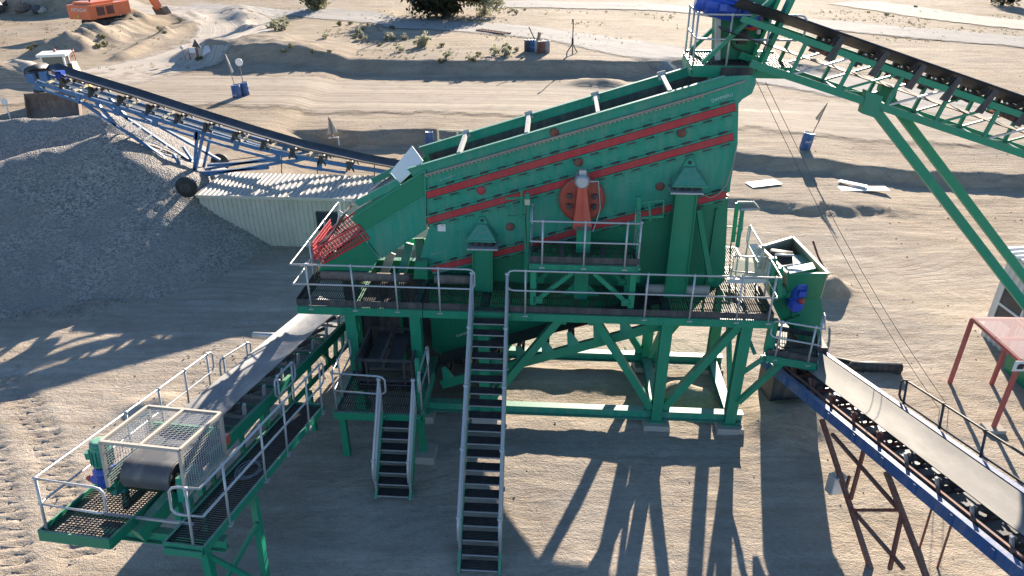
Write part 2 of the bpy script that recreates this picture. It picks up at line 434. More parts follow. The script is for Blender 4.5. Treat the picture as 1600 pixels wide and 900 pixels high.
def dirtmat(name, c, c2, edge=True, streak=(.6, 6)):
    t = NT(name); t.tc = t.n('ShaderNodeTexCoord')
    uv = t.co((1, 1, 1), 'UV'); st = t.co((streak[0], streak[1], 1), 'UV')
    a = t.noise(2., 6, .7, st); b = t.noise(1.2, 4, .6, t.co())
    cc = t.mix(t.ramp(a, .4, .62), c, c2); cc = t.mix(t.math('MULTIPLY', t.ramp(b, .5, .75), .5), cc, tuple(x*.75 for x in c))
    t.col(cc); t.rough(.95); t.b.inputs['Specular IOR Level'].default_value = .1; t.bump(a, .5, .08)
    sx = t.n('ShaderNodeSeparateXYZ'); t.l(uv, sx.inputs[0])
    e = t.math('MULTIPLY', t.math('SUBTRACT', 1., t.math('ABSOLUTE', t.math('SUBTRACT', t.math('MULTIPLY', sx.outputs[1], 2.), 1.))), 3.2)
    e = t.math('ADD', e, t.math('MULTIPLY', t.math('SUBTRACT', t.noise(.5, 5, .7, t.co()), .5), 2.2))
    al = t.ramp(e, .1, .75)
    tr = t.n('ShaderNodeBsdfTransparent'); mx = t.n('ShaderNodeMixShader'); t.l(al, mx.inputs[0])
    t.l(tr.outputs[0], mx.inputs[1]); t.l(t.b.outputs[0], mx.inputs[2]); t.l(mx.outputs[0], t.t.nodes['Material Output'].inputs[0])
    return t.m
def road(name, pxs, wd, m, lift=.05):
    pts = [gt(*q) for q in pxs]
    for _ in range(3):                                        # smooth corner cutting
        np_ = [pts[0]]
        for a, b in zip(pts, pts[1:]): np_ += [a*.75+b*.25, a*.25+b*.75]
        pts = np_+[pts[-1]]
    dense = []
    for a, b in zip(pts, pts[1:]):
        k = max(1, int((b-a).length/.7))
        dense += [a.lerp(b, i/k) for i in range(k)]
    dense.append(pts[-1]); rows = []; M = 28; uvr = []; dist = 0
    for i, p in enumerate(dense):
        d = dense[min(i+2, len(dense)-1)]-dense[max(i-2, 0)]; d.z = 0; d.normalize(); s = V3((d.y, -d.x, 0))
        if i: dist += (p-dense[i-1]).length
        r = []
        for k in range(M+1):
            q = p+s*((k/M-.5)*wd); r.append(V3((q.x, q.y, terr(q.x, q.y)+lift))); uvr.append((dist/10, k/M))
        rows.append(r)
    b = MB().grid(rows); o = b.build(name, m, kind='structure')
    uvl = o.data.uv_layers.new(name='UVMap')
    for lp in o.data.loops: uvl.data[lp.index].uv = uvr[lp.vertex_index]
    return o
HR = dirtmat('haul_road_dust', (.33, .28, .225), (.48, .425, .36), streak=(.12, 26)); GR = dirtmat('grey_road_gravel', (.25, .23, .21), (.34, .315, .29), streak=(.12, 24))
road('haul_road', [(60, 130), (150, 122), (230, 108), (300, 78), (370, 52), (372, 36), (330, 26), (270, 17), (200, 8), (150, 3)], 9.5, HR)
road('gravel_road', [(280, 10), (400, 14), (520, 23), (640, 38), (760, 44), (900, 58), (1060, 90), (1200, 112), (1400, 150), (1650, 190)], 8.5, GR)
road('far_track', [(760, 8), (900, 8), (1060, 14), (1250, 34), (1420, 52), (1680, 72)], 9, GR, .08)
road('side_track', [(1330, 4), (1400, 14), (1500, 30), (1660, 46)], 10, HR, .08)
road('service_road', [(-60, 128), (100, 125), (300, 140), (600, 150), (900, 155), (1200, 175), (1400, 190), (1660, 200)], 11, dirtmat('service_road_dust', (.25, .20, .15), (.41, .345, .27), streak=(.1, 30)), .05)

# ------------------------------------------------------------------ shared steelwork makers
def handrail(parent, pts, h=1.1, up=Z, ends=(True, True), spacing=1.2, r=.024, m=None, name='handrail', posts=None, skip_posts=False, mid=.52):
    m = m or GAL; pts = [V3(p) for p in pts]; up = V3(up)
    d0 = (pts[0]-pts[1]).normalized(); d1 = (pts[-1]-pts[-2]).normalized()
    top = [p+up*h for p in pts]; low = [p+up*h*mid for p in pts]
    b = MB()
    def arc(p, q, d):
        k = .16; a = (p-q)
        return [p+d*k*.6-a*.04, p+d*k-a*.18, q+d*k+a*.18, q+d*k*.6+a*.04]
    if ends[0] and ends[1]:
        b.path(top+arc(top[-1], low[-1], d1)+low[::-1]+arc(top[0], low[0], d0)[::-1], r, 6, True)
    elif ends[1]: b.path(top+arc(top[-1], low[-1], d1)+low[::-1], r, 6)
    elif ends[0]: b.path(top[::-1]+arc(top[0], low[0], d0)+low, r, 6)
    else: b.path(top, r, 6); b.path(low, r, 6)
    o = b.build(name, m, parent)
    if posts is None:
        posts = []
        for a, c in zip(pts, pts[1:]):
            L = (c-a).length; k = max(1, round(L/spacing)); posts += [a.lerp(c, i/k) for i in range(k)]
        posts.append(pts[-1])
    if not skip_posts:
        for p in posts:
            q = MB().tube(p-up*.12, p+up*h, r*1.02, 6).box(p-up*.1, .12, .12, .03)
            q.lathe(p+up*h, up, [(r*1.0, -.04), (r*1.6, -.02), (r*1.6, .02), (r*.8, .035)], 8).build('post', m, o)
    return o
def deck(parent, o, e1, e2, L1, L2, name='grating', m=None, pitch=.055):
    return MB().grating(o, e1, e2, L1, L2, pitch).build(name, m or GRT, parent)
def bolts(b, pts, n, s=.035, t=.02):
    for p in pts:
        a = n.orthogonal().normalized(); b.box(p+n*t/2, s, s, t, (a, n.cross(a), n))
def lerpn(a, b, k): return [a.lerp(b, (i+.5)/k) for i in range(k)]
def belt(parent, path, S, N, hw, m, dip=.10, th=.018, name='belt', dips=None):
    rows = []; 
    prof = [(-1, 0), (-.72, -.45), (-.38, -.93), (0, -1.0), (.38, -.93), (.72, -.45), (1, 0)]
    for i, p in enumerate(path):
        dd = dip if dips is None else dips[i]
        rows.append([p+S*(a*hw)+N*(dd*(c+.5)) for a, c in prof])
    b = MB().grid(rows); b.grid([[p-N*th for p in r][::-1] for r in rows])
    return b.build(name, m, parent)
def idler(parent, c, S, N, hw, m, mb=None, bracket=None):
    D = S.cross(N); b = MB()
    b.tube(c-S*hw*.42-N*.11, c+S*hw*.42-N*.11, .055, 8)
    for k in (1, -1): b.tube(c+S*k*hw*.46-N*.10, c+S*k*hw*1.02+N*.04, .055, 8)
    o = b.build('idler', m, parent)
    q = MB().bar(c-S*hw*1.25-N*.24, c+S*hw*1.25-N*.24, .07, .05, N)
    for k in (1, -1):
        q.bar(c+S*k*hw*1.1-N*.22, c+S*k*hw*1.12+N*.08, .05, .09, D); q.bar(c+S*k*hw*.44-N*.22, c+S*k*hw*.44-N*.06, .03, .05, D)
    q.build('bracket', mb or m, o); return o
def gearmotor(parent, base, ax, side, L=.55, r=.17, m=None, name='motor'):
    m = m or MOT; ax = V3(ax).normalized(); base = V3(base); b = MB()
    b.lathe(base, ax, [(r*.75, 0), (r*.95, .03), (r, .06), (r, L*.72), (r*.9, L*.76), (r*.9, L*.8), (r*1.0, L*.82), (r*.95, L*.97), (r*.6, L)], 16)
    s_ = ax.orthogonal().normalized(); t_ = ax.cross(s_)
    for i in range(16):
        e = s_*math.cos(i*math.pi/8)+t_*math.sin(i*math.pi/8)
        b.bar(base+ax*.08+e*r*1.04, base+ax*L*.7+e*r*1.04, .012, .035, e)
    b.box(base+ax*L*.4+V3(side)*r*1.2, .16, .14, .14)
    return b.build(name, m, parent)
def text_part(txt, size, o, ex, ey, m, parent, name='lettering'):
    cu = bpy.data.curves.new('txt', 'FONT'); cu.body = txt; cu.size = size; cu.extrude = .002
    to = bpy.data.objects.new('txt', cu); COL.objects.link(to)
    bpy.context.view_layer.update()
    me = bpy.data.meshes.new_from_object(to.evaluated_get(bpy.context.evaluated_depsgraph_get()))
    b = MB(); ez = ex.cross(ey)
    b.add([o+ex*v.co.x+ey*v.co.y+ez*v.co.z for v in me.vertices], [tuple(p.vertices) for p in me.polygons])
    bpy.data.objects.remove(to); bpy.data.curves.remove(cu); bpy.data.meshes.remove(me)
    return b.build(name, m, parent)
#SECTIONS
# ================================================================== SUPPORT FRAME under the screen
DZ = 3.5                                                      # walkway level
fr = thing('support_frame', 'green welded steel frame of columns and diagonal braces carrying the big screen', 'steel frame', W(1, 1.5, .25))
def part(name, m, parent, fn, **k):
    b = MB(); fn(b); return b.build(name, m, parent, **k)
COLU = [-4.05, -2.42, -.72, 3.78, 5.68]
FV, RV = .20, 2.86
for u in COLU:
    for v in (FV, RV):
        b = MB().hsec(W(u, v, .27), W(u, v, DZ-.22), .27, .27, MV_)
        b.box(W(u, v, .265), .42, .42, .03, (MU, MV_, Z))
        for k in (-.16, .16): bolts(b, [W(u+k, v-.16, .28), W(u+k, v+.16, .28)], Z, .05, .05)
        b.build('column', G, fr)
for v in (FV, RV):
    MB().hsec(W(-2.6, v, .42), W(6.0, v, .42), .22, .28, Z).build('base_beam', GD, fr)
    MB().hsec(W(-4.6, v, DZ-.2), W(6.1, v, DZ-.2), .2, .24, Z).build('top_beam', G, fr)
for u in (-2.42, -.72, 3.78, 5.68):
    MB().hsec(W(u, FV+.15, .40), W(u, RV-.15, .40), .24, .24, Z).build('cross_beam', GD, fr)
for u in COLU:
    MB().hsec(W(u, FV+.15, DZ-.2), W(u, RV-.15, DZ-.2), .18, .22, Z).build('cross_beam', G, fr)
for v in (FV, RV):
    for (u0, w0, u1, w1) in [(3.62, .62, 2.05, DZ-.3), (3.94, .62, 5.5, DZ-.3), (-.56, .7, 1.15, DZ-.3)]:
        b = MB().bar(W(u0, v, w0), W(u1, v, w1), .19, .19, MV_)
        b.box(W(u0, v, w0), .34, .03, .34, (MU, MV_, Z)); b.box(W(u1, v, w1), .36, .03, .3, (MU, MV_, Z))
        bolts(b, [W(u0+a, v-.02, w0+c) for a in (-.1, .1) for c in (-.1, .1)], -MV_)
        b.build('brace', G, fr)
MB().bar(W(5.75, .6, .6), W(5.75, 2.5, 2.9), .12, .12, MU).build('brace', GD, fr)
MB().bar(W(3.85, .6, 3.1), W(3.85, 2.5, .7), .12, .12, MU).build('brace', GD, fr)
MB().bar(W(5.78, .05, 1.0), W(6.62, -.05, 2.32), .12, .14, MV_).build('brace', G, fr)
MB().bar(W(5.8, .25, 1.75), W(6.25, .1, 2.35), .09, .09, MV_).build('brace', GD, fr)
MB().bar(W(5.72, 1.2, 3.0), W(6.05, .3, 2.3), .09, .09, MV_).build('brace', GD, fr)
# concrete pads
pads = {}
for i, (u, v, lab) in enumerate([(3.78, FV, 'concrete pad under the front middle column of the green frame'), (5.68, FV, 'concrete pad under the front right corner column of the green frame'),
        (3.78, RV, 'concrete pad under the rear middle column behind the long base beam'), (5.68, RV, 'concrete pad under the rear right corner column of the green frame'),
        (-.72, FV, 'concrete pad behind the tall stair under the front column'), (-2.42, FV, 'concrete pad under the column right of the short stair'), (-.72, RV, 'concrete pad under the rear column behind the tall stair')]):
    b = MB(); h = .25
    b.hexa([W(u+a, v+c, -.1) for a, c in ((-.36, -.36), (.36, -.36), (.36, .36), (-.36, .36))]+[W(u+a, v+c, h) for a, c in ((-.33, -.33), (.33, -.33), (.33, .33), (-.33, .33))])
    b.build('concrete_footing', CON, None, lab, 'footing', 'concrete footings under the steel columns')
# hopper under the screen
hop = thing('underpan_hopper', 'green sheet steel hopper below the screen narrowing to the collecting belt', 'hopper', W(1, 2.2, 2.2))
HV = 1.62
hp = [(668, 425), (1137, 306), (1131, 440), (1062, 497), (930, 501), (800, 532), (694, 557), (676, 546)]
b = MB().prism([mv(x, y, HV) for x, y in hp], MV_*.03); b.build('side_plate', GC, hop)
b = MB().prism([W(*(lambda q: ((q-MO).dot(MU), 2.95, q.z))(mv(x, y, HV))) for x, y in hp], MV_*.03); b.build('side_plate', GC, hop)
def hv(x, y): q = mv(x, y, HV); return ((q-MO).dot(MU), q.z)
b = MB()
for (a, c) in ((0, 7), (2, 3), (1, 2)):
    (u0, w0), (u1, w1) = hv(*hp[a]), hv(*hp[c])
    MB().prism([W(u0, HV+.03, w0), W(u1, HV+.03, w1), W(u1, 2.95, w1), W(u0, 2.95, w0)], MU*.02).build('end_plate', GC, hop)
b = MB()
for x in (700, 722, 860, 905, 1000, 1120):
    yt = 425-(x-668)*.254+14; yb = 535 if x < 760 else 490
    (u0, w0), (u1, w1) = hv(x, yt), hv(x, min(yb, 495)); MB().bar(W(u0, HV-.04, w0), W(u0, HV-.04, w1), .05, .07, MV_).build('stiffener', GC, hop)
MB().bar(mv(690, 560, HV-.03), mv(927, 503, HV-.03), .05, .07, MV_).build('flange', RED, hop)
p = mv(714, 527, HV-.02); ex = (mv(736, 520, HV-.02)-p).normalized(); ey = Z-ex*ex.z; ey.normalize()
text_part('DAMMERU', .11, p, ex, ey, WHT, hop)
rshd = thing('rear_shade_panels', 'dark plates and braces added behind the feeder box to shade the sand', 'bin', W(-2.5, 2.4, .3))  # added plates blocking the low sun, in place of unknown steelwork
b = MB().prism([W(-4.9, 2.35, .3), W(-.45, 2.35, .3), W(-.45, 2.35, 1.2), W(-.9, 2.35, 3.2), W(-4.9, 2.35, 3.2)], MV_*.04); b.build('front_plate', DRK, rshd)  # dark colour also stands in for the shaded gap behind the feeder
b = MB().prism([W(-4.9, 3.1, .0), W(-.2, 3.1, .0), W(-.2, 3.1, 3.2), W(-4.9, 3.1, 3.2)], MV_*.04); b.build('rear_plate', GD, rshd)
for u in (-4.5, -3.3, -2.1, -1.0): MB().bar(W(u, 2.3, .3), W(u, 2.3, 3.1), .08, .08, MV_).build('stiffener', GC, rshd)
# collecting conveyor under the hopper
cc = thing('collecting_conveyor', 'sloping green channel conveyor with dark rollers running under the hopper', 'conveyor', W(1, 2, .5))
pa, pb = mv(690, 600, .62), mv(1048, 503, .62)
dirc = (pb-pa).normalized(); dv = (pb-pa)
for dv_ in (0, 1.9): MB().chan(pa+MV_*dv_, pb+MV_*dv_, .1, .26, Z).build('side_channel', G, cc)
nN = dirc.cross(MV_)*-1; nN = nN if nN.z > 0 else -nN
belt(cc, [pa.lerp(pb, i/8)+MV_*.95+nN*.42 for i in range(9)], MV_, nN, .72, BLK, .12)
for i in range(9):
    c = pa.lerp(pb, (i+.4)/9)+MV_*.95+nN*.38
    idler(cc, c, MV_, nN, .72, BLK)
    q = MB().prism([c-MV_*1.0-dirc*.16-nN*.25, c-MV_*1.0+dirc*.16-nN*.25, c-MV_*1.0+dirc*.05+nN*.14, c-MV_*1.0-dirc*.05+nN*.14], MV_*.04); q.build('roller_stand', GD, cc)

# ================================================================== WALKWAY round the screen
wk = thing('service_platform', 'long grated walkway with black kick plate and galvanised rails along the screen front', 'platform', W(.4, .5, DZ-.25))
for (u0, u1, v0, v1) in [(-5.3, -2.2, .04, 1.5), (-2.18, -.99, .04, 1.5), (-.97, -.07, .04, 1.5), (-.05, 2.3, .04, 1.45), (2.32, 4.3, .04, 1.45), (4.32, 6.2, .04, 1.45), (4.9, 6.2, 1.47, 3.0), (-2.18, 6.2, 3.15, 4.2), (-5.3, -4.7, 1.52, 4.2)]:
    deck(wk, W(u0, v0, DZ-.03), MU, MV_, u1-u0, v1-v0)
b = MB()
b.chan(W(-5.32, 0, DZ-.15), W(-2.2, 0, DZ-.15), .08, .2, Z, .015, 1); b.chan(W(-2.18, 0, DZ-.15), W(6.22, 0, DZ-.15), .08, .2, Z, .015, 1)
b.chan(W(-5.32, .04, DZ-.15), W(-5.32, 4.2, DZ-.15), .08, .2, Z); b.chan(W(6.22, .04, DZ-.15), W(6.22, 4.2, DZ-.15), .08, .2, Z)
b.chan(W(-5.3, 4.22, DZ-.15), W(6.2, 4.22, DZ-.15), .08, .2, Z)
for u in (-5.0, -4.1, -3.3, -2.4, -1.0, .45, 2.9, 3.6, 4.5, 5.3, 6.0): bolts(b, [W(u+a, -.04, DZ-.15+c) for a in (-.05, .05) for c in (-.05, .05)], -MV_)
b.build('edge_beam', G, wk)
b = MB()
for (u0, u1) in [(-5.32, -2.2), (-2.16, -.99), (-.05, 6.22)]: b.bar(W(u0, 0, DZ+.06), W(u1, 0, DZ+.06), .012, .16, Z)
b.bar(W(-5.32, .02, DZ+.06), W(-5.32, 4.2, DZ+.06), .012, .16, Z); b.bar(W(6.22, .02, DZ+.06), W(6.22, 1.5, DZ+.06), .012, .16, Z)
b.build('kick_plate', STL, wk)
handrail(wk, [W(-5.32, 4.0, DZ), W(-5.32, -.02, DZ), W(-1.05, -.02, DZ)], 1.1, posts=[W(-5.32, v, DZ) for v in (4.0, 2.7, 1.4)]+[W(u, -.02, DZ) for u in (-4.95, -3.85, -2.8, -1.75)], ends=(True, True))
handrail(wk, [W(.05, -.02, DZ), W(6.22, -.02, DZ), W(6.22, 1.0, DZ)], 1.1, posts=[W(u, -.02, DZ) for u in (.32, 3.18, 4.25, 5.35, 6.1)]+[W(6.22, .95, DZ)])
handrail(wk, [W(-5.2, 4.22, DZ), W(6.1, 4.22, DZ)], 1.1, spacing=1.3)
handrail(wk, [W(6.22, 1.75, DZ), W(6.22, 3.0, DZ)], 1.1)
# black conveyor-belting strips and grit lying on the walkway
for (u0, u1, v, m_, lab) in [(-5.1, -2.75, 1.32, BRW, 'long roll of dusty rubber lying under the discharge chute on the walkway'), (-2.1, -1.0, 1.3, BRW, 'short dusty grey rubber roll on walkway left of small pedestal'), (3.3, 4.9, 1.12, CON, 'dusty spilled slab at the foot of the large right pedestal')]:
    b = MB(); b.lathe(W(u0, v, DZ+.13), MU, [(.02, 0), (.12, .01), (.13, (u1-u0)*.3), (.12, (u1-u0)*.7), (.125, u1-u0-.01), (.02, u1-u0)], 10)
    b.build('rubber_roll' if m_ is BRW else 'spill_heap', m_, None, lab, 'rubber roll' if m_ is BRW else 'spillage')

# ================================================================== RAISED MOTOR PLATFORM
rp = thing('motor_platform', 'small raised platform with railing in front of the orange drive guard', 'platform', W(1.67, .5, DZ))
RW = 4.78
deck(rp, W(.42, .12, RW-.03), MU, MV_, 2.5, 1.2)
b = MB(); b.chan(W(.4, .08, RW-.12), W(2.95, .08, RW-.12), .08, .18, Z, .015, 1)
for u in (.4, 2.95): b.chan(W(u, .12, RW-.12), W(u, 1.3, RW-.12), .08, .18, Z)
for u in (.47, 1.15, 2.2, 2.88): bolts(b, [W(u+a, .035, RW-.12+c) for a in (-.04, .04) for c in (-.04, .04)], -MV_)
b.build('edge_beam', G, rp)
b = MB()
b.bar(W(.4, .1, RW+.08), W(2.95, .1, RW+.08), .012, .15, Z)
for u in (1.15, 2.15): b.bar(W(u, .15, RW+.02), W(u, 1.3, RW+.02), .1, .02, Z)
b.build('kick_plate', STL, rp)
for u in (.5, 2.85):
    for v in (.14, 1.2): MB().bar(W(u, v, DZ-.05), W(u, v, RW-.22), .14, .14, MV_).build('leg', G, rp)
for v in (.14, 1.2):
    for (u0, u1) in ((.62, 1.42), (2.73, 1.93)):
        b = MB().bar(W(u0, v, DZ+.28), W(u1, v, RW-.26), .1, .1, MV_); b.box(W(u0, v-.06, DZ+.28), .22, .02, .18, (MU, MV_, Z))
        bolts(b, [W(u0+a, v-.07, DZ+.28+c) for a in (-.05, .05) for c in (-.05, .05)], -MV_, .04, .03); b.build('brace', G, rp)
MB().bar(W(1.67, .9, DZ-.1), W(1.67, .9, RW+.55), .34, .34, MV_).build('drive_post', G, rp)
b = MB(); b.prism([W(1.2, .88, DZ), W(2.14, .88, DZ), W(1.84, .88, DZ+.35), W(1.5, .88, DZ+.35)], MV_*.03); b.build('post_foot', G, rp)
handrail(rp, [W(.42, 1.1, RW), W(.42, .06, RW), W(2.93, .06, RW), W(2.93, 1.1, RW)], 1.05, posts=[W(.42, 1.05, RW), W(.7, .06, RW), W(1.67, .06, RW), W(2.62, .06, RW), W(2.93, 1.05, RW), W(2.93, .12, RW)], ends=(False, True))

# ================================================================== VIBRATING SCREEN
VS, VF = 1.45, 3.05
sc = thing('vibrating_screen', 'huge tilted green screening machine with red strips along its side plate', 'screening machine', W(1.5, 2.25, 4))
side = [(637, 265), (800, 216), (1050, 144.5), (1134, 119.5), (1172, 117.5), (1181, 122), (1181, 131), (1175, 146), (1160, 155), (1154, 162), (1152.5, 225), (1139, 300), (672, 424), (655, 408), (670, 356), (664, 300)]
sp = [mv(x, y, VS) for x, y in side]
farp = [p+MV_*(VF-VS) for p in sp]
for i in (0, 1, 2, 3): farp[i] = farp[i]+Z*.05
MB().prism(farp, MV_*.022).build('side_plate', GD, sc)
E1 = (mv(1050, 144.5, VS)-mv(800, 216, VS)).normalized()       # up along the deck
N1 = E1.cross(MV_); N1 = -N1 if N1.z < 0 else N1
# bolt pattern on the plate
b = MB().prism(sp, MV_*.022)
for (a, c, n) in [((680, 322), (1140, 191), 15), ((690, 362), (1135, 238), 13), ((675, 290), (1140, 157), 17), ((700, 252), (1120, 129), 14)]:
    for r_ in lerpn(mv(*a, VS), mv(*c, VS), n):
        bolts(b, [r_], -MV_, .03, .012)
        if random.random() < .4: bolts(b, [r_+N1*random.uniform(-.18, .18)+E1*.1], -MV_, .035, .02)
for x in (985, 997): 
    for y in (287, 294, 300): bolts(b, [mv(x, y, VS)], -MV_, .045, .02)
b.build('side_plate', GD, sc)
# top edge flanges
b = MB(); b.bar(mv(637, 265, VS-.03)+N1*.02, mv(1133, 120, VS-.03)+N1*.02, .11, .025, N1)
q0, q1 = mv(637, 265, VS)+MV_*(VF-VS)+Z*.05, mv(1120, 123.5, VS)+MV_*(VF-VS)+Z*.05; b.bar(q0+N1*.02, q1+N1*.02, .11, .025, N1); b.build('top_flange', GD, sc)
# bolted ledge
la, lb = mv(664, 273, VS-.05), mv(1100, 147, VS-.05); lc_ = mv(1164, 126, VS-.03)
b = MB().bar(la, lb, .09, .045, N1); b.bar(lb, lc_, .05, .03, N1)
for p in lerpn(la, lb, 64): bolts(b, [p-MV_*.05-N1*.03], -MV_, .04, .03)
b.build('bolted_ledge', HNDG, sc)
# red strips with dark rubber edges
def strip(a, c, wd):
    p, q = mv(*a, VS-.03), mv(*c, VS-.03)
    MB().bar(p, q, .035, wd, N1).build('red_strip', RED, sc)
    b = MB()
    for k in (1, -1):
        o = N1*k*(wd/2+.035); b.bar(p+o, q+o, .05, .04, N1)
    n = int((q-p).length/.42)
    for k in (1, -1):
        for r_ in lerpn(p, q, n): MB().bar(r_+N1*k*(wd/2+.06)-E1*.1-MV_*.0, r_+N1*k*(wd/2+.06)+E1*.1, .075, .035, N1).build('clamp_bar', BLK, sc)
        for r_ in lerpn(p, q, n*2): bolts(b, [r_+N1*k*(wd/2+.14)], -MV_, .028, .012)
    b.build('strip_edge', GD, sc)
strip((667, 305), (1149.5, 166.5), .17); strip((668, 345), (1146, 213), .165); strip((674, 421), (826, 383.5), .16); strip((930, 353), (1136, 303), .16)
strip((826, 383.5), (930, 353), .16)
# blanked ports
for x, y in [(752, 297), (797, 354), (866, 207), (904, 253), (1031, 291), (1065, 207)]:
    p = mv(x, y, VS); MB().lathe(p, -MV_, [(.11, -.01), (.11, .03), (.09, .05), (.03, .055)], 14).build('blank_port', RST if x != 752 else RED, sc)

# cross tubes between the side plates
for x, y in [(1047, 140), (934, 174), (822, 206), (716, 237)]:
    p = mv(x, y, VS+.03); q = p+MV_*(VF-VS-.06)+Z*.03
    b = MB().bar(p-N1*.06, q-N1*.02, .085, .11, N1); b.bar(q-N1*.02-MV_*.02, q-N1*.02, .2, .2, N1); b.build('spreader_tube', paint('dull_pale_steel', (.50, .48, .45), .55, .3, .3), sc)
# screening decks, liners and end wall
d0, d1 = mv(650, 262, VS+.03), mv(1120, 123, VS+.03)
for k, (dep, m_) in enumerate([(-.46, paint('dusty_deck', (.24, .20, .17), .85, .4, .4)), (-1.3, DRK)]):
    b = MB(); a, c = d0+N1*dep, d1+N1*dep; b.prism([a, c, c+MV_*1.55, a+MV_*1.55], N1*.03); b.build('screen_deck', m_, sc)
b = MB(); a, c = d0-N1*.30+MV_*1.54, d1-N1*.30+MV_*1.54; b.bar(a, c, .03, .3, N1)
for r_ in lerpn(a, c, 26): bolts(b, [r_-MV_*.015+N1*.05], -MV_, .05, .03)
b.build('deck_liner', STL, sc)
a = mv(1152, 165, VS+.03); c = mv(1139, 300, VS+.03); MB().prism([a, c, c+MV_*1.55, a+MV_*1.55], MU*.02).build('feed_end_plate', GD, sc)
# faint painted lettering
for (x0, y0, x1, y1, tx, sz) in [(1112, 160, 1141, 151, 'DAMMERU', .10), (688, 284, 707, 277, 'DAMMERU', .085), (674, 399, 700, 392, 'Dammeru S', .085)]:
    p = mv(x0, y0, VS-.01); ex = (mv(x1, y1, VS-.01)-p).normalized(); ey = Z-ex*ex.z; ey.normalize()
    text_part(tx, sz, p, ex, ey, paint('faded_lettering', (.25, .45, .42), .6, .3, .3) if x0 != 1112 else paint('pale_lettering', (.45, .62, .58), .6, .3, .3), sc)
p = mv(690, 356, VS-.004); MB().box(p, .2, .006, .19, (MU, MV_, Z)).build('data_plate', WHT, sc)
# spring mounts (bracket on the plate)
def mount(x, yb, s):
    k = s; p = mv(x, yb-20, VS); p.z = mv(x, yb, VS-.42*k-.1).z+.28*k; b = MB()
    v0 = -.42*k-.1
    # gusseted triangle with eye
    tri = [(-.42, -.28), (-.20, .06), (-.13, .22), (.13, .22), (.20, .06), (.42, -.28)]
    b.prism([p+MU*a*k+Z*c*k-MV_*.03 for a, c in tri], -MV_*.03)
    eye = [(.12*math.cos(t), .22+.12*math.sin(t)) for t in [i*math.pi/8 for i in range(9)]]
    b.prism([p+MU*a*k+Z*c*k-MV_*.03 for a, c in eye], -MV_*.03)
    fr0 = [p+MU*a*k+Z*c*k-MV_*dd for a, c, dd in [(-.46, -.28, .04), (.46, -.28, .04), (.46, -.28, .42*k+.1), (-.46, -.28, .42*k+.1)]]
    top = [p+MU*a*k+Z*c*k-MV_*dd for a, c, dd in [(-.14, .12, .04), (.14, .12, .04), (.14, .10, .16*k), (-.14, .10, .16*k)]]
    b.hexa([fr0[3], fr0[2], fr0[1], fr0[0], top[3], top[2], top[1], top[0]])
    b.box(p-Z*(.30*k)-MV_*(.21*k+.06), .96*k, .44*k+.12, .04, (MU, MV_, Z))
    o = b.build('spring_bracket', GD, sc)
    MB().lathe(p+Z*.22*k-MV_*.065, -MV_, [(.045, 0), (.045, .004), (.01, .005)], 10).build('lifting_eye', BLK, o)
    return p, k
mount(1075, 290, .86); mount(754, 376, .78)

# spring pedestals
def pedestal(x0, x1, ytop, v, xb0, xb1, ybot, lab, springs):
    pt = thing('spring_pedestal', lab, 'pedestal', mv((xb0+xb1)/2, ybot, v), 'green spring pedestals')
    a, c = mv(x0, ytop, v), mv(x1, ytop, v); d, e = mv(xb0, ybot, v), mv(xb1, ybot, v)
    ua, uc = (a-MO).dot(MU), (c-MO).dot(MU); ud, ue = (d-MO).dot(MU), (e-MO).dot(MU); wt = a.z
    b = MB(); dp = .40
    b.hexa([W(ud, v, DZ-.05), W(ue, v, DZ-.05), W(ue, v+dp, DZ-.05), W(ud, v+dp, DZ-.05), W(ua, v, wt), W(uc, v, wt), W(uc, v+dp, wt), W(ua, v+dp, wt)])
    for (uu, uw) in ((ua, ud), (uc, ue)): b.bar(W(uw, v-.02, DZ), W(uu, v-.02, wt), .03, .05, MV_)
    b.build('column', GC, pt)
    b = MB(); b.box(W((ua+uc)/2, v+dp/2, wt+.03), (uc-ua)+.28, dp+.12, .04, (MU, MV_, Z)); b.build('cap_plate', GAL, pt)
    for k in range(springs):
        uu = ua-.02+(uc-ua+.04)*(k+.5)/springs
        s_ = MB(); h = .17; pr = []
        for i in range(13): pr.append((.105+.022*(i % 2), .05+h*i/12))
        s_.lathe(W(uu, v+dp/2, wt), Z, pr, 12); s_.build('spring', BLK, pt)
    return pt
pedestal(1057, 1089, 303, .95, 1041, 1074, 434, 'large green spring pedestal right of the drive with a slanted rear leg', 3)
pedestal(739, 769, 390, .98, 739, 769, 440, 'small green spring pedestal beside the discharge chute', 3)
b = MB(); b.bar(mv(1091, 326, 1.15), mv(1110, 438, 1.15), .12, .2, MV_); b.build('leg', GC, [o for o in bpy.data.objects if o.name.startswith('spring_pedestal')][0])
# drive: motor, guard
dr = thing('screen_drive', 'orange belt guard and grey motor on the screen side plate', 'drive unit', W(1.67, 1.2, RW))
p = mv(909, 312, 1.3); b = MB(); b.lathe(p, -MV_, [(.45, -.12), (.56, -.1), (.56, .02), (.5, .05)], 28); b.build('ring_guard', RNG, dr)
b = MB()
for s_ in (-1, 1):
    for k in (-.14, .12): MB().box(p+MU*s_*.30+Z*k-MV_*.09, .1, .1, .12, (MU, MV_, Z)).build('bearing_block', STL, dr)
out = [(911-8, 291), (911+7, 291), (917, 300), (921, 330), (925, 355), (922, 360), (898, 360), (895, 355), (899, 330), (902, 300)]
b = MB().prism([mv(x, y, .98) for x, y in out], MV_*.22); b.bar(mv(911, 292, .97), mv(910, 358, .97), .012, .012, MV_); b.build('belt_guard', ORG, dr)
gearmotor(dr, mv(910, 286, .85), MV_, Z, .5, .16, GAL)
b = MB(); b.box(mv(912, 281, 1.0), .2, .16, .14, (MU, MV_, Z)); b.build('terminal_box', GAL, dr)
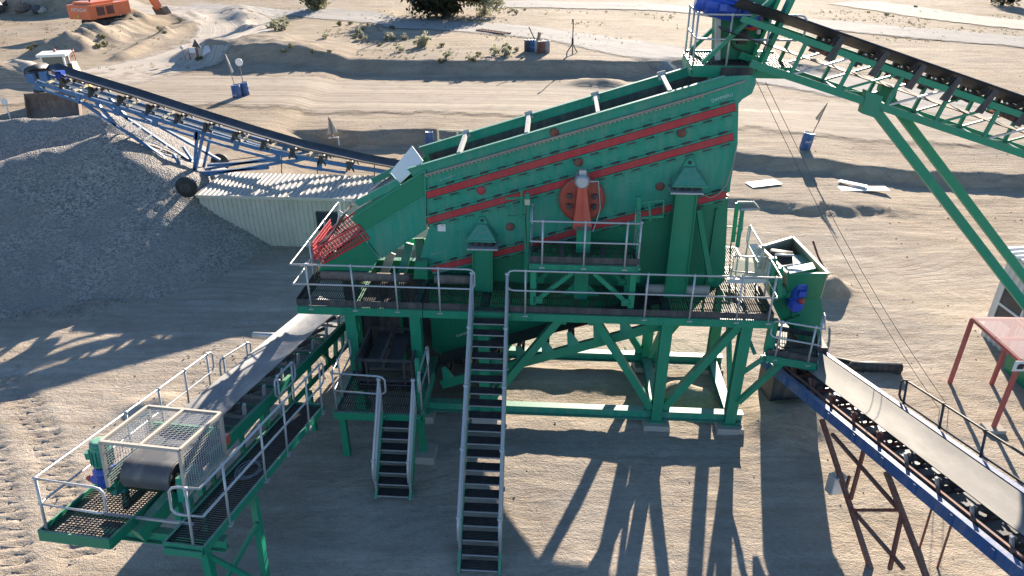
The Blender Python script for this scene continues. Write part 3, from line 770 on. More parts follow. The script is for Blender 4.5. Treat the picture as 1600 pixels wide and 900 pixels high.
c0 = mv(918, 284, .98); MB().path([c0, c0+MU*.25+Z*.02, mv(936, 300, 1.2), mv(938, 325, 1.25), mv(932, 345, 1.25), mv(926, 362, 1.1)], .018, 6).build('cable', GAL, dr)
MB().path([mv(1151, 228, VS-.06), mv(1146, 256, VS-.12), mv(1135, 290, VS-.14), mv(1122, 304, VS-.14), mv(1110, 309, VS-.12), mv(1098, 304, VS-.08)], .016, 6).build('cable', HNDG, sc)
MB().path([mv(823, 318, .86), mv(821, 345, .85), mv(823, 380, .86), mv(822, 425, .88)], .014, 6).build('cable', BLK, dr)
# guard loops and little brackets in front of the plate
for (x0, y0, x1, y1, lab) in [(800, 300, 826, 440, 'green post with a small stop button box left of the raised platform'), (1000, 305, 1016, 440, 'green gate post right of the raised platform')]:
    t = thing('guard_post', lab, 'post', mv(x1, y1, .9), 'green guard posts on the walkway')
    MB().bar(mv((x1 if x0 == 800 else x0)-2, y0+2, .9), mv((x1 if x0 == 800 else x0)-4, y1, .9), .1, .1, MV_).build('post', G, t)
    b = MB()
    if x0 == 800: b.bar(mv(790, 310, .9), mv(824, 309, .9), .05, .05, Z); b.bar(mv(794, 338, .9), mv(824, 337, .9), .05, .05, Z); b.bar(mv(815, 295, .9), mv(814, 340, .9), .05, .05, MV_)
    else: b.bar(mv(1000, 316, .9), mv(1037, 313, .9), .04, .04, Z); b.bar(mv(1002, 340, .9), mv(1036, 338, .9), .05, .05, Z); b.bar(mv(1014, 313, .9), mv(1016, 345, .9), .05, .05, MV_); b.tube(mv(1037, 313, .9), mv(1036, 342, .9), .02)
    b.build('arm', G, t)
    if x0 == 800: MB().box(mv(824, 315, .82), .12, .1, .14, (MU, MV_, Z)).build('stop_box', CRM, t)

# ================================================================== DISCHARGE CHUTE
dc = thing('discharge_chute', 'green sheet steel chute sloping down from the left end of the screen', 'chute', W(-3.4, 2.2, DZ+.1))
CV = 1.42; DV = MV_*(VF-VS+.05)
def pl2(pts, m, name, t=.025, both=True):
    q = [mv(x, y, CV) for x, y in pts]; b = MB().prism(q, MV_*t); o = b.build(name, m, dc)
    if both: MB().prism([p+DV for p in q], MV_*t).build(name, m, dc)
pl2([(664, 266), (665, 305), (567, 363), (549, 342), (556, 330)], GC, 'upper_side')
pl2([(665, 307), (666.5, 357), (596, 403), (566, 365)], GD, 'lower_side')
pl2([(563, 366), (592, 405), (576, 425), (497, 425), (507, 407)], GC, 'outlet_box')
pl2([(616, 282), (625, 291), (560, 323), (554, 314)], GD, 'hood_side')
b = MB()
for a, c in [((563, 365), (594, 405)), ((565, 365), (665, 306)), ((664, 266), (665, 357)), ((548, 342), (664, 266)), ((596, 403), (666, 357)), ((610, 271), (628, 292))]:
    b.bar(mv(*a, CV-.015), mv(*c, CV-.015), .035, .03, MV_)
b.build('flange', GD, dc)
def q2(x, y): return mv(x, y, CV+.03)
def sheet(a, c, m, name, t=.02): p, q = q2(*a), q2(*c); return MB().prism([p, q, q+DV-MV_*.03, p+DV-MV_*.03], Z*t).build(name, m, dc)
sheet((594, 403), (664, 357), GD, 'floor_plate'); sheet((506, 407), (575, 425), GD, 'floor_plate'); sheet((556, 330), (620, 290), STL, 'hood_plate')
sheet((500, 405), (560, 367), BRW, 'floor_plate')
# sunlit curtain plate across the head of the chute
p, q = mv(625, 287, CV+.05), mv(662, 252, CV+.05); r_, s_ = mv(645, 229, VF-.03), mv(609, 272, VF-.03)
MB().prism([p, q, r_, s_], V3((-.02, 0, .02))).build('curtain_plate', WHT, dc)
# red mesh guards and hanging rubber
for (a, c, h, v) in [((489, 392), (561, 351), .42, CV-.02), ((515, 360), (560, 328), .35, VF-.2)]:
    p, q = mv(*a, v), mv(*c, v); e = (q-p).normalized(); n_ = V3((e.z*-MU.x, e.z*-MU.y, 0)); up = MV_.cross(e); up = up if up.z > 0 else -up
    b = MB().mesh2(p-up*h, e, up, (q-p).length, h, .09, .09, .022)
    for k in (0, h): b.bar(p-up*h+up*k, q-up*h+up*k, .04, .04, up)
    b.build('mesh_guard', REDM, dc)
p = mv(489, 392, CV); b = MB().mesh2(p-Z*.28, MV_, MV_.cross(MU)*-1 if False else Z, (VF-VS), .5, .09, .09, .022); b.build('mesh_guard', REDM, dc)
rows = []
for (x, y, v) in [(493, 398, 1.9), (497, 385, 1.9), (510, 375, 1.95), (522, 360, 2.0), (532, 340, 2.1), (543, 330, 2.2)]:
    a = mv(x, y, v); rows.append([a+MV_*k*.28+Z*.05*math.sin(k*2.) for k in range(5)])
b = MB().grid(rows); b.grid([[p-V3((-.01, 0, .02)) for p in r[::-1]] for r in rows]); b.build('rubber_curtain', HNDG, dc)
b = MB().path([mv(487, 404, CV-.05), mv(482, 410, CV-.05), mv(470, 415, CV)], .03, 6).path([mv(545, 340, VF), mv(531, 330, VF), mv(527, 352, VF)], .03, 6); b.build('lashing', WHT, dc)
# outlet legs below the lower end of the screen
for i, (a, c) in enumerate([((612, 395), (600, 428)), ((640, 380), (628, 428)), ((655, 372), (660, 428))]):
    b = MB().bar(mv(*a, 2.2), mv(*c, 2.0), .22, .12, MV_); b.build('chute_finger', [CRM, GD, GC][i], dc)
b = MB().prism([mv(648, 408, 1.25), mv(668, 408, 1.25), mv(668, 436, 1.25), mv(646, 436, 1.25)], MV_*.25); b.build('stub_post', GC, dc)

# ================================================================== TALL STAIR
def stair(name, lab, top_o, e_side, width, run_dir, run, rise, n, rail_h, cat='staircase', foot=None, cont=.0):
    t = thing(name, lab, cat, top_o+run_dir*run-Z*rise+e_side*width/2)
    d = (run_dir*run-Z*rise); dn = d.normalized(); nrm = e_side.cross(dn); nrm = nrm if nrm.z > 0 else -nrm
    for s_ in (0, width):
        o = top_o+e_side*s_
        MB().bar(o-nrm*.06, o+d-nrm*.02, .06, .2, nrm).build('stringer', G, t)
    for i in range(n):
        c = top_o+d*((i+1)/(n+.6))+e_side*.04; b = MB()
        b.grating(c-run_dir*.115, run_dir, e_side, .23, width-.08, .038, .009, .03)
        b.bar(c+run_dir*.12+Z*-.005, c+run_dir*.12+e_side*(width-.08)-Z*.005, .014, .05, Z); b.build('tread', GRT, t)
        if i % 1 == 0: MB().bar(c+run_dir*.132, c+run_dir*.132+e_side*(width-.08), .02, .022, Z).build('nosing', GAL, t)
    for s_ in (0, width):
        o = top_o+e_side*s_; ps = [o+Z*.02, o+d*.93]
        h = handrail(t, ps, rail_h, ends=(False, True), spacing=1.5, r=.034)
    return t
stair('steel_staircase', 'tall steel stair with black treads from the walkway to the sand', W(-.95, -.02, DZ), MU, .84, V3((-.03, -1, 0)).normalized(), W(-.95, -.02, 0).y-gz(741, 896).y, DZ, 20, .98)
LZ = 1.55
ld = thing('stair_landing', 'low dark landing with green edge between short stair and feeder box', 'platform', W(-3.2, -.8, LZ-.2))
lf = gz(600, 645, LZ); lv = (lf-MO).dot(MV_)
deck(ld, W(-4.1, lv, LZ-.03), MU, MV_, 2.0, -lv+.1)
b = MB(); b.chan(W(-4.15, lv, LZ-.12), W(-2.05, lv, LZ-.12), .08, .2, Z, .015, 1)
for u in (-4.15, -2.05): b.chan(W(u, lv, LZ-.12), W(u, .15, LZ-.12), .08, .2, Z)
b.build('edge_beam', G, ld)
for u in (-4.05, -2.12):
    MB().bar(W(u, lv+.25, .0), W(u, lv+.25, LZ-.2), .16, .16, MV_).build('leg', G, ld)
MB().bar(W(-2.12, lv+.3, LZ), W(-2.12, lv+.3, 2.9), .1, .1, MV_).build('leg', G, ld)
handrail(ld, [W(-4.1, -.2, LZ), W(-4.1, lv+.05, LZ), W(-3.0, lv, LZ)], 1.05, posts=[W(-4.1, lv+.6, LZ), W(-4.1, lv+.1, LZ)])
handrail(ld, [W(-2.07, lv+.2, LZ), W(-2.07, -.4, LZ)], 1.05)
MB().hexa([W(-2.12+a, lv+.25+c, -.1) for a, c in ((-.32, -.3), (.32, -.3), (.32, .3), (-.32, .3))]+[W(-2.12+a, lv+.25+c, .24) for a, c in ((-.3, -.28), (.3, -.28), (.3, .28), (-.3, .28))]).build('concrete_footing', CON, None, 'square concrete block beside the foot of the short green stair', 'footing')
st = gz(622, 779, 0)
stair('short_staircase', 'short green stair with black treads from low landing to the ground', W(-2.98, lv, LZ), MU, .80, V3((-.06, -1, 0)).normalized(), W(-2.98, lv, 0).y-st.y, LZ, 7, .95)
# ================================================================== FEEDER BOX under the chute
fb = thing('feeder_box', 'dark dusty steel box with belt strips below the discharge chute', 'feeder', W(-3.3, .8, LZ))
f0, f1 = mz_ = (gz(556, 562, 2.2), gz(643, 565, 2.2))
v0 = (f0-MO).dot(MV_); u0 = (f0-MO).dot(MU); u1 = (f1-MO).dot(MU); ub0 = (gz(599, 513, 2.2)-MO).dot(MU); vb = (gz(599, 513, 2.2)-MO).dot(MV_)
b = MB()
for (a, c) in [((u0, v0), (u1, v0)), ((u0, vb), (u1, vb)), ((u0, v0), (u0, vb)), ((u1, v0), (u1, vb))]:
    b.bar(W(*a, 2.2), W(*c, 2.2), .06, .06, Z); b.bar(W(*a, 1.62), W(*c, 1.62), .06, .06, Z)
for a in ((u0, v0), (u1, v0), (u0, vb), (u1, vb), (u0+.25, v0), (u1-.2, v0)): b.bar(W(*a, 1.3), W(*a, 2.2), .06, .06, MV_)
b.bar(W((u0+u1)/2-.05, v0, 2.23), W((u0+u1)/2-.05, vb, 2.23), .07, .05, Z)
b.build('frame', STL, fb)
b = MB(); b.bar(W(u0+.03, v0+.3, 1.75), W(u0+.03, vb, 1.75), .02, .8, Z); b.bar(W(u1-.03, v0+.1, 1.75), W(u1-.03, vb, 1.75), .02, .8, Z); b.bar(W(u0, v0+.04, 1.45), W(u1, v0+.04, 1.45), .02, .4, Z); b.build('side_plate', DRK, fb)
for du in (-.32, .18): 
    b = MB(); c = (u0+u1)/2+du; b.prism([W(c-.2, v0+.1, 1.9), W(c+.2, v0+.1, 1.9), W(c+.2, vb, 2.05), W(c-.2, vb, 2.05)], Z*.03); b.build('belt_strip', BELD, fb)
b = MB(); b.bar(W(u0+.05, v0-.05, 1.5), W(u1-.05, v0-.05, 1.5), .02, .02, Z); b.build('trim', GAL, fb)
# ================================================================== FRONT LEFT CONVEYOR
LD = V3((.153, 1.039, -.1757)).normalized(); LS = LD.cross(Z).normalized(); LN = LS.cross(LD); LA = gz(413, 744, 2.25)
def LC(d, s, n): return LA+LD*d+LS*s+LN*n
def lcp(x, y, n):
    q = onp(x, y, LA+LN*n, LN)-LA; return q.dot(LD), q.dot(LS)
lc = thing('discharge_conveyor', 'green framed belt conveyor with caged head pulley and side walkways in left foreground', 'conveyor', (LC(0, -1.6, 0).x, LC(0, -1.6, 0).y, 0))
BC = -1.66; PD, PN, PR = -.92, .46, .27
path = [LC(8.0-i*.5, BC, .75) for i in range(18)]+[LC(PD+.25, BC, .74)]
dips = [.11]*14+[.09, .07, .05, .03, .012]
path = path[:19]; dips = dips[:len(path)]
for k in range(13):
    t = math.pi/2+math.pi*k/12; path.append(LC(PD+math.cos(t)*(PR+.012), BC, PN+math.sin(t)*(PR+.012))); dips.append(.004)
path += [LC(.5, BC, .12), LC(2.5, BC, .0), LC(8, BC, .0)]; dips += [.01]*3
rows = []; rin = []
prof = [(-1, 0), (-.72, -.45), (-.38, -.93), (0, -1.0), (.38, -.93), (.72, -.45), (1, 0)]
for i, p in enumerate(path):
    t = (path[min(i+1, len(path)-1)]-path[max(i-1, 0)]).normalized(); nn = t.cross(LS); 
    if i == 0: nn0 = nn.dot(LN)
    nn = nn*(1 if nn0 > 0 else -1)
    rows.append([p+LS*(a*.48)+nn*(dips[i]*(c+.9)) for a, c in prof]); rin.append([q-nn*.02 for q in rows[-1]][::-1])
MB().grid(rows).grid(rin).build('belt', BEL, lc)
b = MB().lathe(LC(PD, BC-.5, PN), LS, [(.05, 0), (PR*.96, 0), (PR, .02), (PR, .98), (PR*.96, 1.0), (PR*.9, .97), (.1, .96)], 28); b.tube(LC(PD, BC-.75, PN), LC(PD, BC+.8, PN), .06, 10)
b.build('head_pulley', BLK, lc)
for s, sd in ((-1.02, 1), (-2.32, -1)):
    MB().chan(LC(-1.3 if sd < 0 else -.2, s, .36), LC(8.3, s, .36), .09, .26, LN, .016, sd).build('side_channel', G, lc)
    MB().chan(LC(-1.0, s, -.3), LC(8.3, s, -.3), .07, .12, LN, .014, sd).build('bottom_chord', G, lc)
    b = MB()
    for i in range(8):
        d = -.1+i*1.15; MB().bar(LC(d, s, -.26), LC(d, s, .25), .08, .08, LS).build('frame_post', G, lc)
    b = MB().box(LC(PD, s+.02*sd, PN-.12), .5, .12, .5, (LD, LS, LN)); b.bar(LC(PD, s, PN-.3), LC(PD, s, -.3), .1, .1, LD); b.build('pulley_bearing', GD, lc)
for i in range(9):
    c = LC(.5+i*.9, BC, .66); idler(lc, c, LS, LN, .5, STL, GAL)
b = MB()
for i in range(8):
    d = .3+i*1.0; MB().bar(LC(d, -2.3, .2), LC(d, -1.04, .2), .08, .06, LN).build('cross_member', GD, lc)
# walkway right with nested rails
def walkway(s0, s1, d0, d1, name, g=GRT):
    o = MB().grating(LC(d0, s0, -.02), LD, LS, d1-d0, s1-s0, .06, .012, .03).build(name, g, lc)
    b = MB()
    for s, sd in ((s0, -1), (s1, 1)): b.chan(LC(d0, s, -.05), LC(d1, s, -.05), .05, .16, LN, .014, sd)
    for d in (d0, d1): b.bar(LC(d, s0, -.05), LC(d, s1, -.05), .03, .16, LN)
    b.build('edge_channel', G, o)
walkway(-.72, .0, -2.15, 2.95, 'walkway')
handrail(lc, [LC(-2.1, -.35, 0), LC(-2.08, .02, 0), LC(2.85, .02, 0)], 1.12, LN, posts=[LC(-2.12, -.2, 0)]+[LC(d, .02, 0) for d in (-1.36, 0., .97, 2.07, 2.8)])
handrail(lc, [LC(2.3, -.75, 0), LC(3.0, -.75, 0)], 1.0, LN)
walkway(-3.0, -2.5, -.6, 3.1, 'walkway')
handrail(lc, [LC(3.05, -2.85, 0), LC(-2.2, -2.9, 0), LC(-2.25, -1.75, 0)], 1.05, LN, posts=[LC(d, -2.86, 0) for d in (3.0, 2.1, 1.15, .1, -2.2)])
handrail(lc, [LC(3.1, -2.5, 0), LC(4.0, -2.4, 0)], .95, LN)
# low mesh platform under the pulley, left
fl, frr, bl = lcp(84, 836, 0), lcp(173, 849, 0), lcp(150, 752, 0)
d0, d1, s0, s1 = fl[0], -.65, -2.95, -1.62
MB().mesh2(LC(d0, s0, -.02), LD, LS, d1-d0, s1-s0, .055, .075, .014).build('grating', GRT, lc)
b = MB()
for s, sd in ((s0, -1), (s1, 1)): b.bar(LC(d0, s, -.04), LC(d1, s, -.04), .04, .2, LN)
for d in (d0, d1): b.bar(LC(d, s0, -.04), LC(d, s1, -.04), .04, .2, LN)
b.bar(LC(d0+.75, s0, -.1), LC(d0+.75, s1, -.1), .06, .1, LN)
b.build('edge_channel', GC, lc)
MB().hsec(LC(-1.5, -2.4, -.42), LC(-1.5, .0, -.42), .18, .24, LN).build('cross_beam', G, lc)
MB().bar(LC(-1.7, -1.55, -.3), LC(-.9, -1.3, .05), .2, .3, LN).build('scraper_arm', G, lc)
MB().bar(LC(-1.62, -2.2, .02), LC(-1.62, -.5, .02), .04, .04, LN).build('scraper_bar', GAL, lc)
# guard cage
cg = thing('pulley_guard', '', '', (0, 0, 0)); bpy.data.objects.remove(cg)
b = MB(); c0, c1, cs0, cs1, n0, n1 = -1.33, .0, -2.28, -.77, .38, 1.3
cr = [(d, s) for d in (c0, c1) for s in (cs0, cs1)]
for d, s in cr: b.bar(LC(d, s, n0), LC(d, s, n1), .06, .06, LD)
for n in (n1,): 
    b.bar(LC(c0, cs0, n), LC(c0, cs1, n), .06, .06, LN); b.bar(LC(c1, cs0, n), LC(c1, cs1, n), .06, .06, LN)
    for s in (cs0, (cs0+cs1)/2, cs1): b.bar(LC(c0, s, n+.002), LC(c1, s, n+.002), .06, .06, LN)
b.bar(LC(c0, cs1, n0), LC(c1, cs1, n0), .06, .06, LN)
gd = b.build('guard_frame', paint('beige_guard_paint', (.42, .38, .32), .55, .3, .3), lc)
MB().mesh2(LC(c0, cs0, n1), LD, LS, c1-c0, cs1-cs0, .06, .09, .007).build('guard_mesh', GAL, gd)
MB().mesh2(LC(c0, cs1, n0), LD, LN, c1-c0, n1-n0, .07, .05, .008).build('guard_mesh', GAL, gd)
MB().mesh2(LC(c0+.05, cs0, n0), LD, LN, c1-c0-.1, n1-n0, .07, .05, .008).build('guard_mesh', GAL, gd)
MB().bar(LC(.12, -2.3, .8), LC(.12, -1.0, .8), .04, .2, LN).build('scraper_plate', G, lc)
# drive
gb = LC(PD-.05, -2.62, .22)
b = MB().lathe(gb-LN*.1, LN, [(.12, 0), (.17, .05), (.17, .25), (.2, .3), (.2, .36), (.15, .42)], 14).lathe(gb+LN*.08+LS*.3, -LS, [(.13, 0), (.16, .02), (.16, .4), (.1, .46)], 14).lathe(gb+LN*.02-LS*.12, -LS, [(.1, 0), (.1, .12), (.07, .16)], 10); b.build('gearbox', MOT, lc)
MB().lathe(gb+LN*.02-LS*.29, -LS, [(.06, 0), (.07, .02), (.04, .1)], 10).build('shaft_cap', RED, lc)
gearmotor(lc, gb+LN*.34, LN, -LS, .52, .18, GD)
MB().box(LC(.2, -.86, .6), .18, .1, .2, (LD, LS, LN)).build('stop_switch', ORG, lc)
b = MB()
for k in range(5): 
    rr = .17+.02*k; b.path([LC(.1+.03*math.sin(k*2.1)+rr*math.cos(t)*1.35, -.38+.02*math.cos(k*3.)+rr*math.sin(t), .03+.02*math.sin(t*2+k)) for t in [i*math.pi/10 for i in range(20)]], .009, 5, True)
b.build('cable_coil', paint('grey_cable', (.2, .2, .21), .6, .1, .2, up=.1), None, 'coil of grey cable lying on the narrow grated walkway', 'cable coil')
# legs
for s in (-.45, -2.35):
    a = LC(-1.5 if s > -1 else .4, s, -.5); MB().bar(a, V3((a.x-.02, a.y-.05, -.1)), .14, .16, LD).build('leg', G, lc)
    a = LC(-.2 if s > -1 else 1.4, s+.3 if s > -1 else s, -.35); MB().bar(a, V3((a.x+.35, a.y-1.1, -.1)), .13, .13, LD).build('leg', G, lc)
    a = LC(4.2, s-.5 if s > -1 else s, -.35); MB().bar(a, V3((a.x, a.y, -.1)), .14, .14, LD).build('leg', G, lc)
a, c = LC(-1.5, -.45, -.5), LC(-.2, -.15, -.35); MB().bar(V3((a.x, a.y, a.z-1.3)), V3((c.x+.1, c.y-.3, c.z-.4)), .08, .08, Z).build('brace', G, lc)
MB().bar(V3((a.x, a.y, a.z-.25)), V3((c.x+.25, c.y-.85, c.z-1.5)), .08, .08, Z).build('brace', G, lc)
MB().bar(LC(5.3, -1.02, .25), LC(6.2, -1.02, -.55), .09, .1, LS).bar(LC(6.2, -1.02, -.6), LC(6.3, -1.02, .3), .09, .1, LS).build('gusset', G, lc)
MB().bar(LC(-2.2, 0-.72+.02, -.1), LC(-2.2, 0, -.1), .03, .12, LN).build('toe_plate', G, lc)
# hoses near the conveyor tail
MB().tube(gz(396, 523, .5), gz(436, 525, .6), .09, 10).build('grey_pipe', GAL, None, 'short grey pipe jutting out left of the belt tail', 'pipe')

# ================================================================== RIGHT BLUE CONVEYOR
RD = V3((.176, -1.042, .17)).normalized(); RS = RD.cross(Z).normalized(); RN = RS.cross(RD); RB = gz(1415, 675, 2.7); kk = (CAMH-2.7)/10.4
def RC(d, s, n): return RB+RD*d+RS*s+RN*n
def rcp(x, y, n):
    q = onp(x, y, RB+RN*n, RN)-RB; return q.dot(RD), q.dot(RS)
rc = thing('blue_conveyor', 'rising belt conveyor with blue side channel and pale dusty belt at lower right', 'conveyor', (RC(0, 0, 0).x, RC(0, 0, 0).y, 0))
s0, s1 = -.43, .36; bs = (s0+s1)/2; hw = (s1-s0)/2
belt(rc, [RC(-4.6+i*.5, bs, .02) for i in range(27)], RS, RN, hw*1.12, BELW, .075)
belt(rc, [RC(-4.6+i*1., bs, -.5) for i in range(14)], RS, RN, hw*1.05, BELD, .01, name='return_belt')
for s, sd in ((.76, 1), (-.86, -1)):
    MB().chan(RC(-4.4, s, -.28), RC(9, s, -.28), .12, .26, RN, .016, sd).build('side_channel', BLU, rc)
n0_ = [o for o in children(rc) if o.name.startswith('side_channel')][0]
for i in range(14): MB().box(RC(-4+i*.9, .84, -.28), .06, .03, .2, (RD, RS, RN)).build('cleat', BLU, n0_)
for i in range(15):
    c = RC(-4.2+i*.82, bs, -.09); idler(rc, c, RS, RN, hw*1.1, STL, RST if i < 6 else STL)
    MB().bar(RC(-4.2+i*.82, .45, -.35), RC(-4.15+i*.82, .6, .06), .05, .05, RD).build('idler_bracket', RST if i < 6 else GAL, rc)
b = MB().prism([RC(-4.4, .68, -.42), RC(9, .68, -.42), RC(9, -.8, -.42), RC(-4.4, -.8, -.42)], RN*-.01)
for i in range(13): MB().bar(RC(-4+i*1.0, .68, -.38), RC(-4+i*1.0, -.8, -.38), .06, .05, RN).build('cross_member', STL, rc)
MB().bar(RC(-4.3, .60, -.14), RC(9, .60, -.14), .06, .03, RN).build('skirt_rail', RST, rc)
# trestle: rusty legs leaning along the conveyor
def rs(x, y, s): return onp(x, y, RB+RS*s, RS)
for s in (.72,):
    ds = RS*(s-.72)
    def q(x, y): return rs(x, y, .72)+ds
    l1a, l1b = q(1284, 655), q(1364, 900); l2a, l2b = q(1385, 737), q(1447, 900)
    l2e = l2a+(l2b-l2a)*((l2a.z+.05)/(l2a.z-l2b.z)); l1e = l1a+(l1b-l1a)*((l1a.z+.05)/(l1a.z-l1b.z))
    MB().bar(l1a, l1e, .09, .09, RS).build('leg', RST, rc); MB().bar(l2a, l2e, .09, .09, RS).build('leg', RST, rc)
    for a, c in [((1300, 678), (1405, 797)), ((1350, 702), (1329, 780)), ((1330, 797), (1407, 797)), ((1335, 800), (1412, 889)), ((1410, 800), (1390, 890))]:
        MB().bar(q(*a), q(*c), .06, .07, RS).build('brace', RST, rc)
    if s > 0: LBX = q(1306, 755)
MB().bar(l1e, l1e+RS*1.5, .08, .08, Z).build('brace', RST, rc)
for k in (0, .55): MB().tube(RC(.3+k, -.8, -.5), V3((RC(.3+k, -.8, 0).x-.1, RC(.3+k, -.8, 0).y-.4, -.1)), .025, 6).build('far_leg', RST, rc)
b = MB().prism([W(6.95, 1.1, .0), W(8.15, 1.1, .0), W(8.15, 1.1, 2.05), W(6.95, 1.1, 2.05)], MV_*1.2); b.build('tail_shade_block', STL, rc)  # solid block added to cast the broad shadow in front of the chute
eb = thing('control_box', 'small grey electrical box bolted to the rusty trestle leg', 'control box', LBX)
MB().box(LBX, .22, .3, .5, (RD, RS, Z)).build('box', GAL, eb); MB().box(LBX+RD*.12, .02, .26, .44, (RD, RS, Z)).build('door', WHT, eb); MB().box(LBX+RD*.1-RS*.2, .06, .05, .5, (RD, RS, Z)).build('bracket', RST, eb)
# walkway with black rail on the far side
wy = thing('black_walkway', 'side walkway with black tubular handrail beyond the pale belt', 'walkway', RC(1, -1.2, -1.3))
MB().grating(RC(-1.6, -1.7, -.75), RD, RS, 9, .62, .07).build('grating', GRT, wy)
MB().bar(RC(-1.6, -1.1, -.8), RC(7.4, -1.1, -.8), .06, .14, RN).bar(RC(-1.6, -1.7, -.8), RC(7.4, -1.7, -.8), .06, .14, RN).build('edge_beam', STL, wy)
handrail(wy, [RC(-1.35, -1.0, -.7), RC(7.4, -1.05, -.7)], 1.08, RN, m=BLK, spacing=1.05, ends=(True, False), r=.026)

# ================================================================== RIGHT CHUTE, its platform and hopper
rp2 = thing('chute_platform', 'small square platform with rails at foot of green right chute', 'platform', W(6.8, .5, 2.2))
PZ = 2.5; pc = [W(6.24, .02, PZ), W(7.34, -.3, PZ), W(7.55, 1.18, PZ), W(6.55, 1.24, PZ)]
e1 = (pc[1]-pc[0]).normalized(); e2 = V3((-e1.y, e1.x, 0)); L1_ = (pc[1]-pc[0]).length
deck(rp2, pc[0], e1, e2, L1_, 1.25, m=GRT)
b = MB(); b.chan(pc[0]-Z*.12, pc[1]-Z*.12, .08, .2, Z, .015, 1); b.chan(pc[0]-Z*.12, pc[0]+e2*1.25-Z*.12, .08, .2, Z); b.chan(pc[1]-Z*.12, pc[1]+e2*1.25-Z*.12, .08, .2, Z); b.build('edge_beam', G, rp2)
b = MB(); b.bar(pc[0]+Z*.06, pc[1]+Z*.06, .012, .14, Z); b.bar(pc[1]+Z*.06, pc[1]+e2*1.2+Z*.06, .012, .14, Z); b.bar(pc[0]+e2*1.25+Z*.06, pc[1]+e2*1.25+Z*.06, .012, .14, Z); b.build('kick_plate', STL, rp2)
handrail(rp2, [pc[0]+e1*.15, pc[1]-e2*.02, pc[1]+e2*.7], .95, posts=[pc[0]+e1*.2, pc[1]-e1*.2, pc[1]+e2*.6])
MB().bar(W(6.3, .15, PZ), W(6.3, .15, DZ-.1), .2, .14, MV_).build('hanger', G, rp2)
ch = thing('transfer_chute', 'tall green steel chute box with blue motor right of the walkway', 'chute', W(7.3, 1.7, 1.7))
cv = 1.3
poly = [(1229, 426), (1276, 421), (1281, 455), (1287, 497), (1280, 560), (1262, 575), (1243, 520), (1222, 500), (1207, 471), (1204, 440)]
MB().prism([mv(x, y, cv) for x, y in poly], MV_*.9).build('body', GC, ch)
b = MB()
for a, c in [((1230, 425), (1243, 520)), ((1241, 440), (1285, 437)), ((1207, 471), (1222, 502))]: b.bar(mv(*a, cv-.03), mv(*c, cv-.03), .06, .06, MV_)
b.build('stiffener', GC, ch)
gearmotor(ch, mv(1246, 466, cv-.18), mv(1254, 430, cv-.18)-mv(1246, 466, cv-.18), -MV_, .62, .16)
b = MB().lathe(mv(1240, 472, cv-.1), -MV_, [(.17, -.1), (.19, 0), (.19, .22), (.12, .3)], 14); b.box(mv(1240, 470, cv-.1), .3, .25, .3, (MU, MV_, Z)); b.build('gearbox', MOT, ch)
MB().lathe(mv(1251, 468, cv-.32), -MV_, [(.07, 0), (.08, .1), (.04, .14)], 10).build('shaft_cap', RED, ch)
b = MB().lathe(mv(1216, 455, cv-.1), -MV_, [(.2, -.1), (.22, .1), (.14, .16), (.06, .2)], 14).bar(mv(1212, 455, cv-.1), mv(1246, 462, cv-.1), .16, .16, Z); b.build('bearing_housing', GC, ch)
MB().bar(mv(1219, 505, cv-.08), mv(1250, 494, cv-.08), .08, .06, Z).build('door_bar', GC, ch)
hp_ = thing('feed_hopper', 'open cream coloured steel hopper above the green transfer chute', 'hopper', W(7, 2, 3.4))
hz = 4.35
rim = [gz(1188, 386, hz), gz(1239, 371, hz), gz(1294, 428, hz), gz(1230, 427, hz)]
low = [gz(1190, 425, 3.3), gz(1236, 412, 3.3), gz(1282, 470, 3.3), gz(1232, 470, 3.3)]
for i in range(4):
    j = (i+1) % 4; b = MB(); cen = sum(rim, V3())/4; n_ = (cen-(rim[i]+rim[j])/2); n_.z = 0; n_.normalize()
    b.prism([rim[i], rim[j], low[j], low[i]], n_*.02); b.bar(rim[i], rim[j], .07, .05, Z); b.build('wall', GC if i == 2 else CRM, hp_)
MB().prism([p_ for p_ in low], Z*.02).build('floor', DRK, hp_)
b = MB().prism([gz(1230, 419, hz+.05), gz(1269, 411, hz+.05), gz(1274, 420, hz+.05), gz(1234, 428, hz+.05)], Z*.02); b.build('cover_plate', WHT, hp_)
b = MB().lathe(gz(1200, 408, 4.0), gz(1240, 414, 4.0)-gz(1200, 408, 4.0), [(.3, 0), (.34, .02), (.34, .55), (.3, .57)], 16); b.build('drum', paint('black_drum', (.012, .012, .014), .6, .05, .1, up=0.), hp_)
ov = thing('oversize_chute', 'cream sloping plate carrying spill from screen to the hopper', 'chute', W(6, 1.7, 3.7))
b = MB().prism([mv(1136, 436, 1.7), mv(1150, 405, 2.4), mv(1196, 398, 2.2), mv(1207, 416, 1.6), mv(1200, 436, 1.5)], V3((0, .05, -.05))); b.build('plate', CRM, ov)
b = MB().bar(mv(1177, 382, 2.4), mv(1206, 436, 1.4), .2, .04, Z).bar(mv(1136, 438, 1.65), mv(1200, 438, 1.45), .1, .12, Z); b.build('rim', WHT, ov)
rb = thing('gate_rail', 'galvanised guard loops and green uprights beside cream hopper', 'guard rail', W(6.3, 1.3, DZ))
b = MB().bar(mv(1205, 440, 1.05), mv(1210, 402, 1.05), .1, .1, MV_).bar(mv(1217, 462, .9), mv(1220, 418, .9), .1, .1, MV_); b.build('upright', G, rb)
b = MB().path([mv(1210, 403, 1.0), mv(1212, 398, 1.0), mv(1240, 399, 1.0), mv(1252, 412, 1.0), mv(1221, 417, .9)], .028).path([mv(1147, 400, 1.6), mv(1144, 424, 1.6), mv(1190, 428, 1.6), mv(1197, 402, 1.6)], .024, 6, True); b.build('loop', GAL, rb)
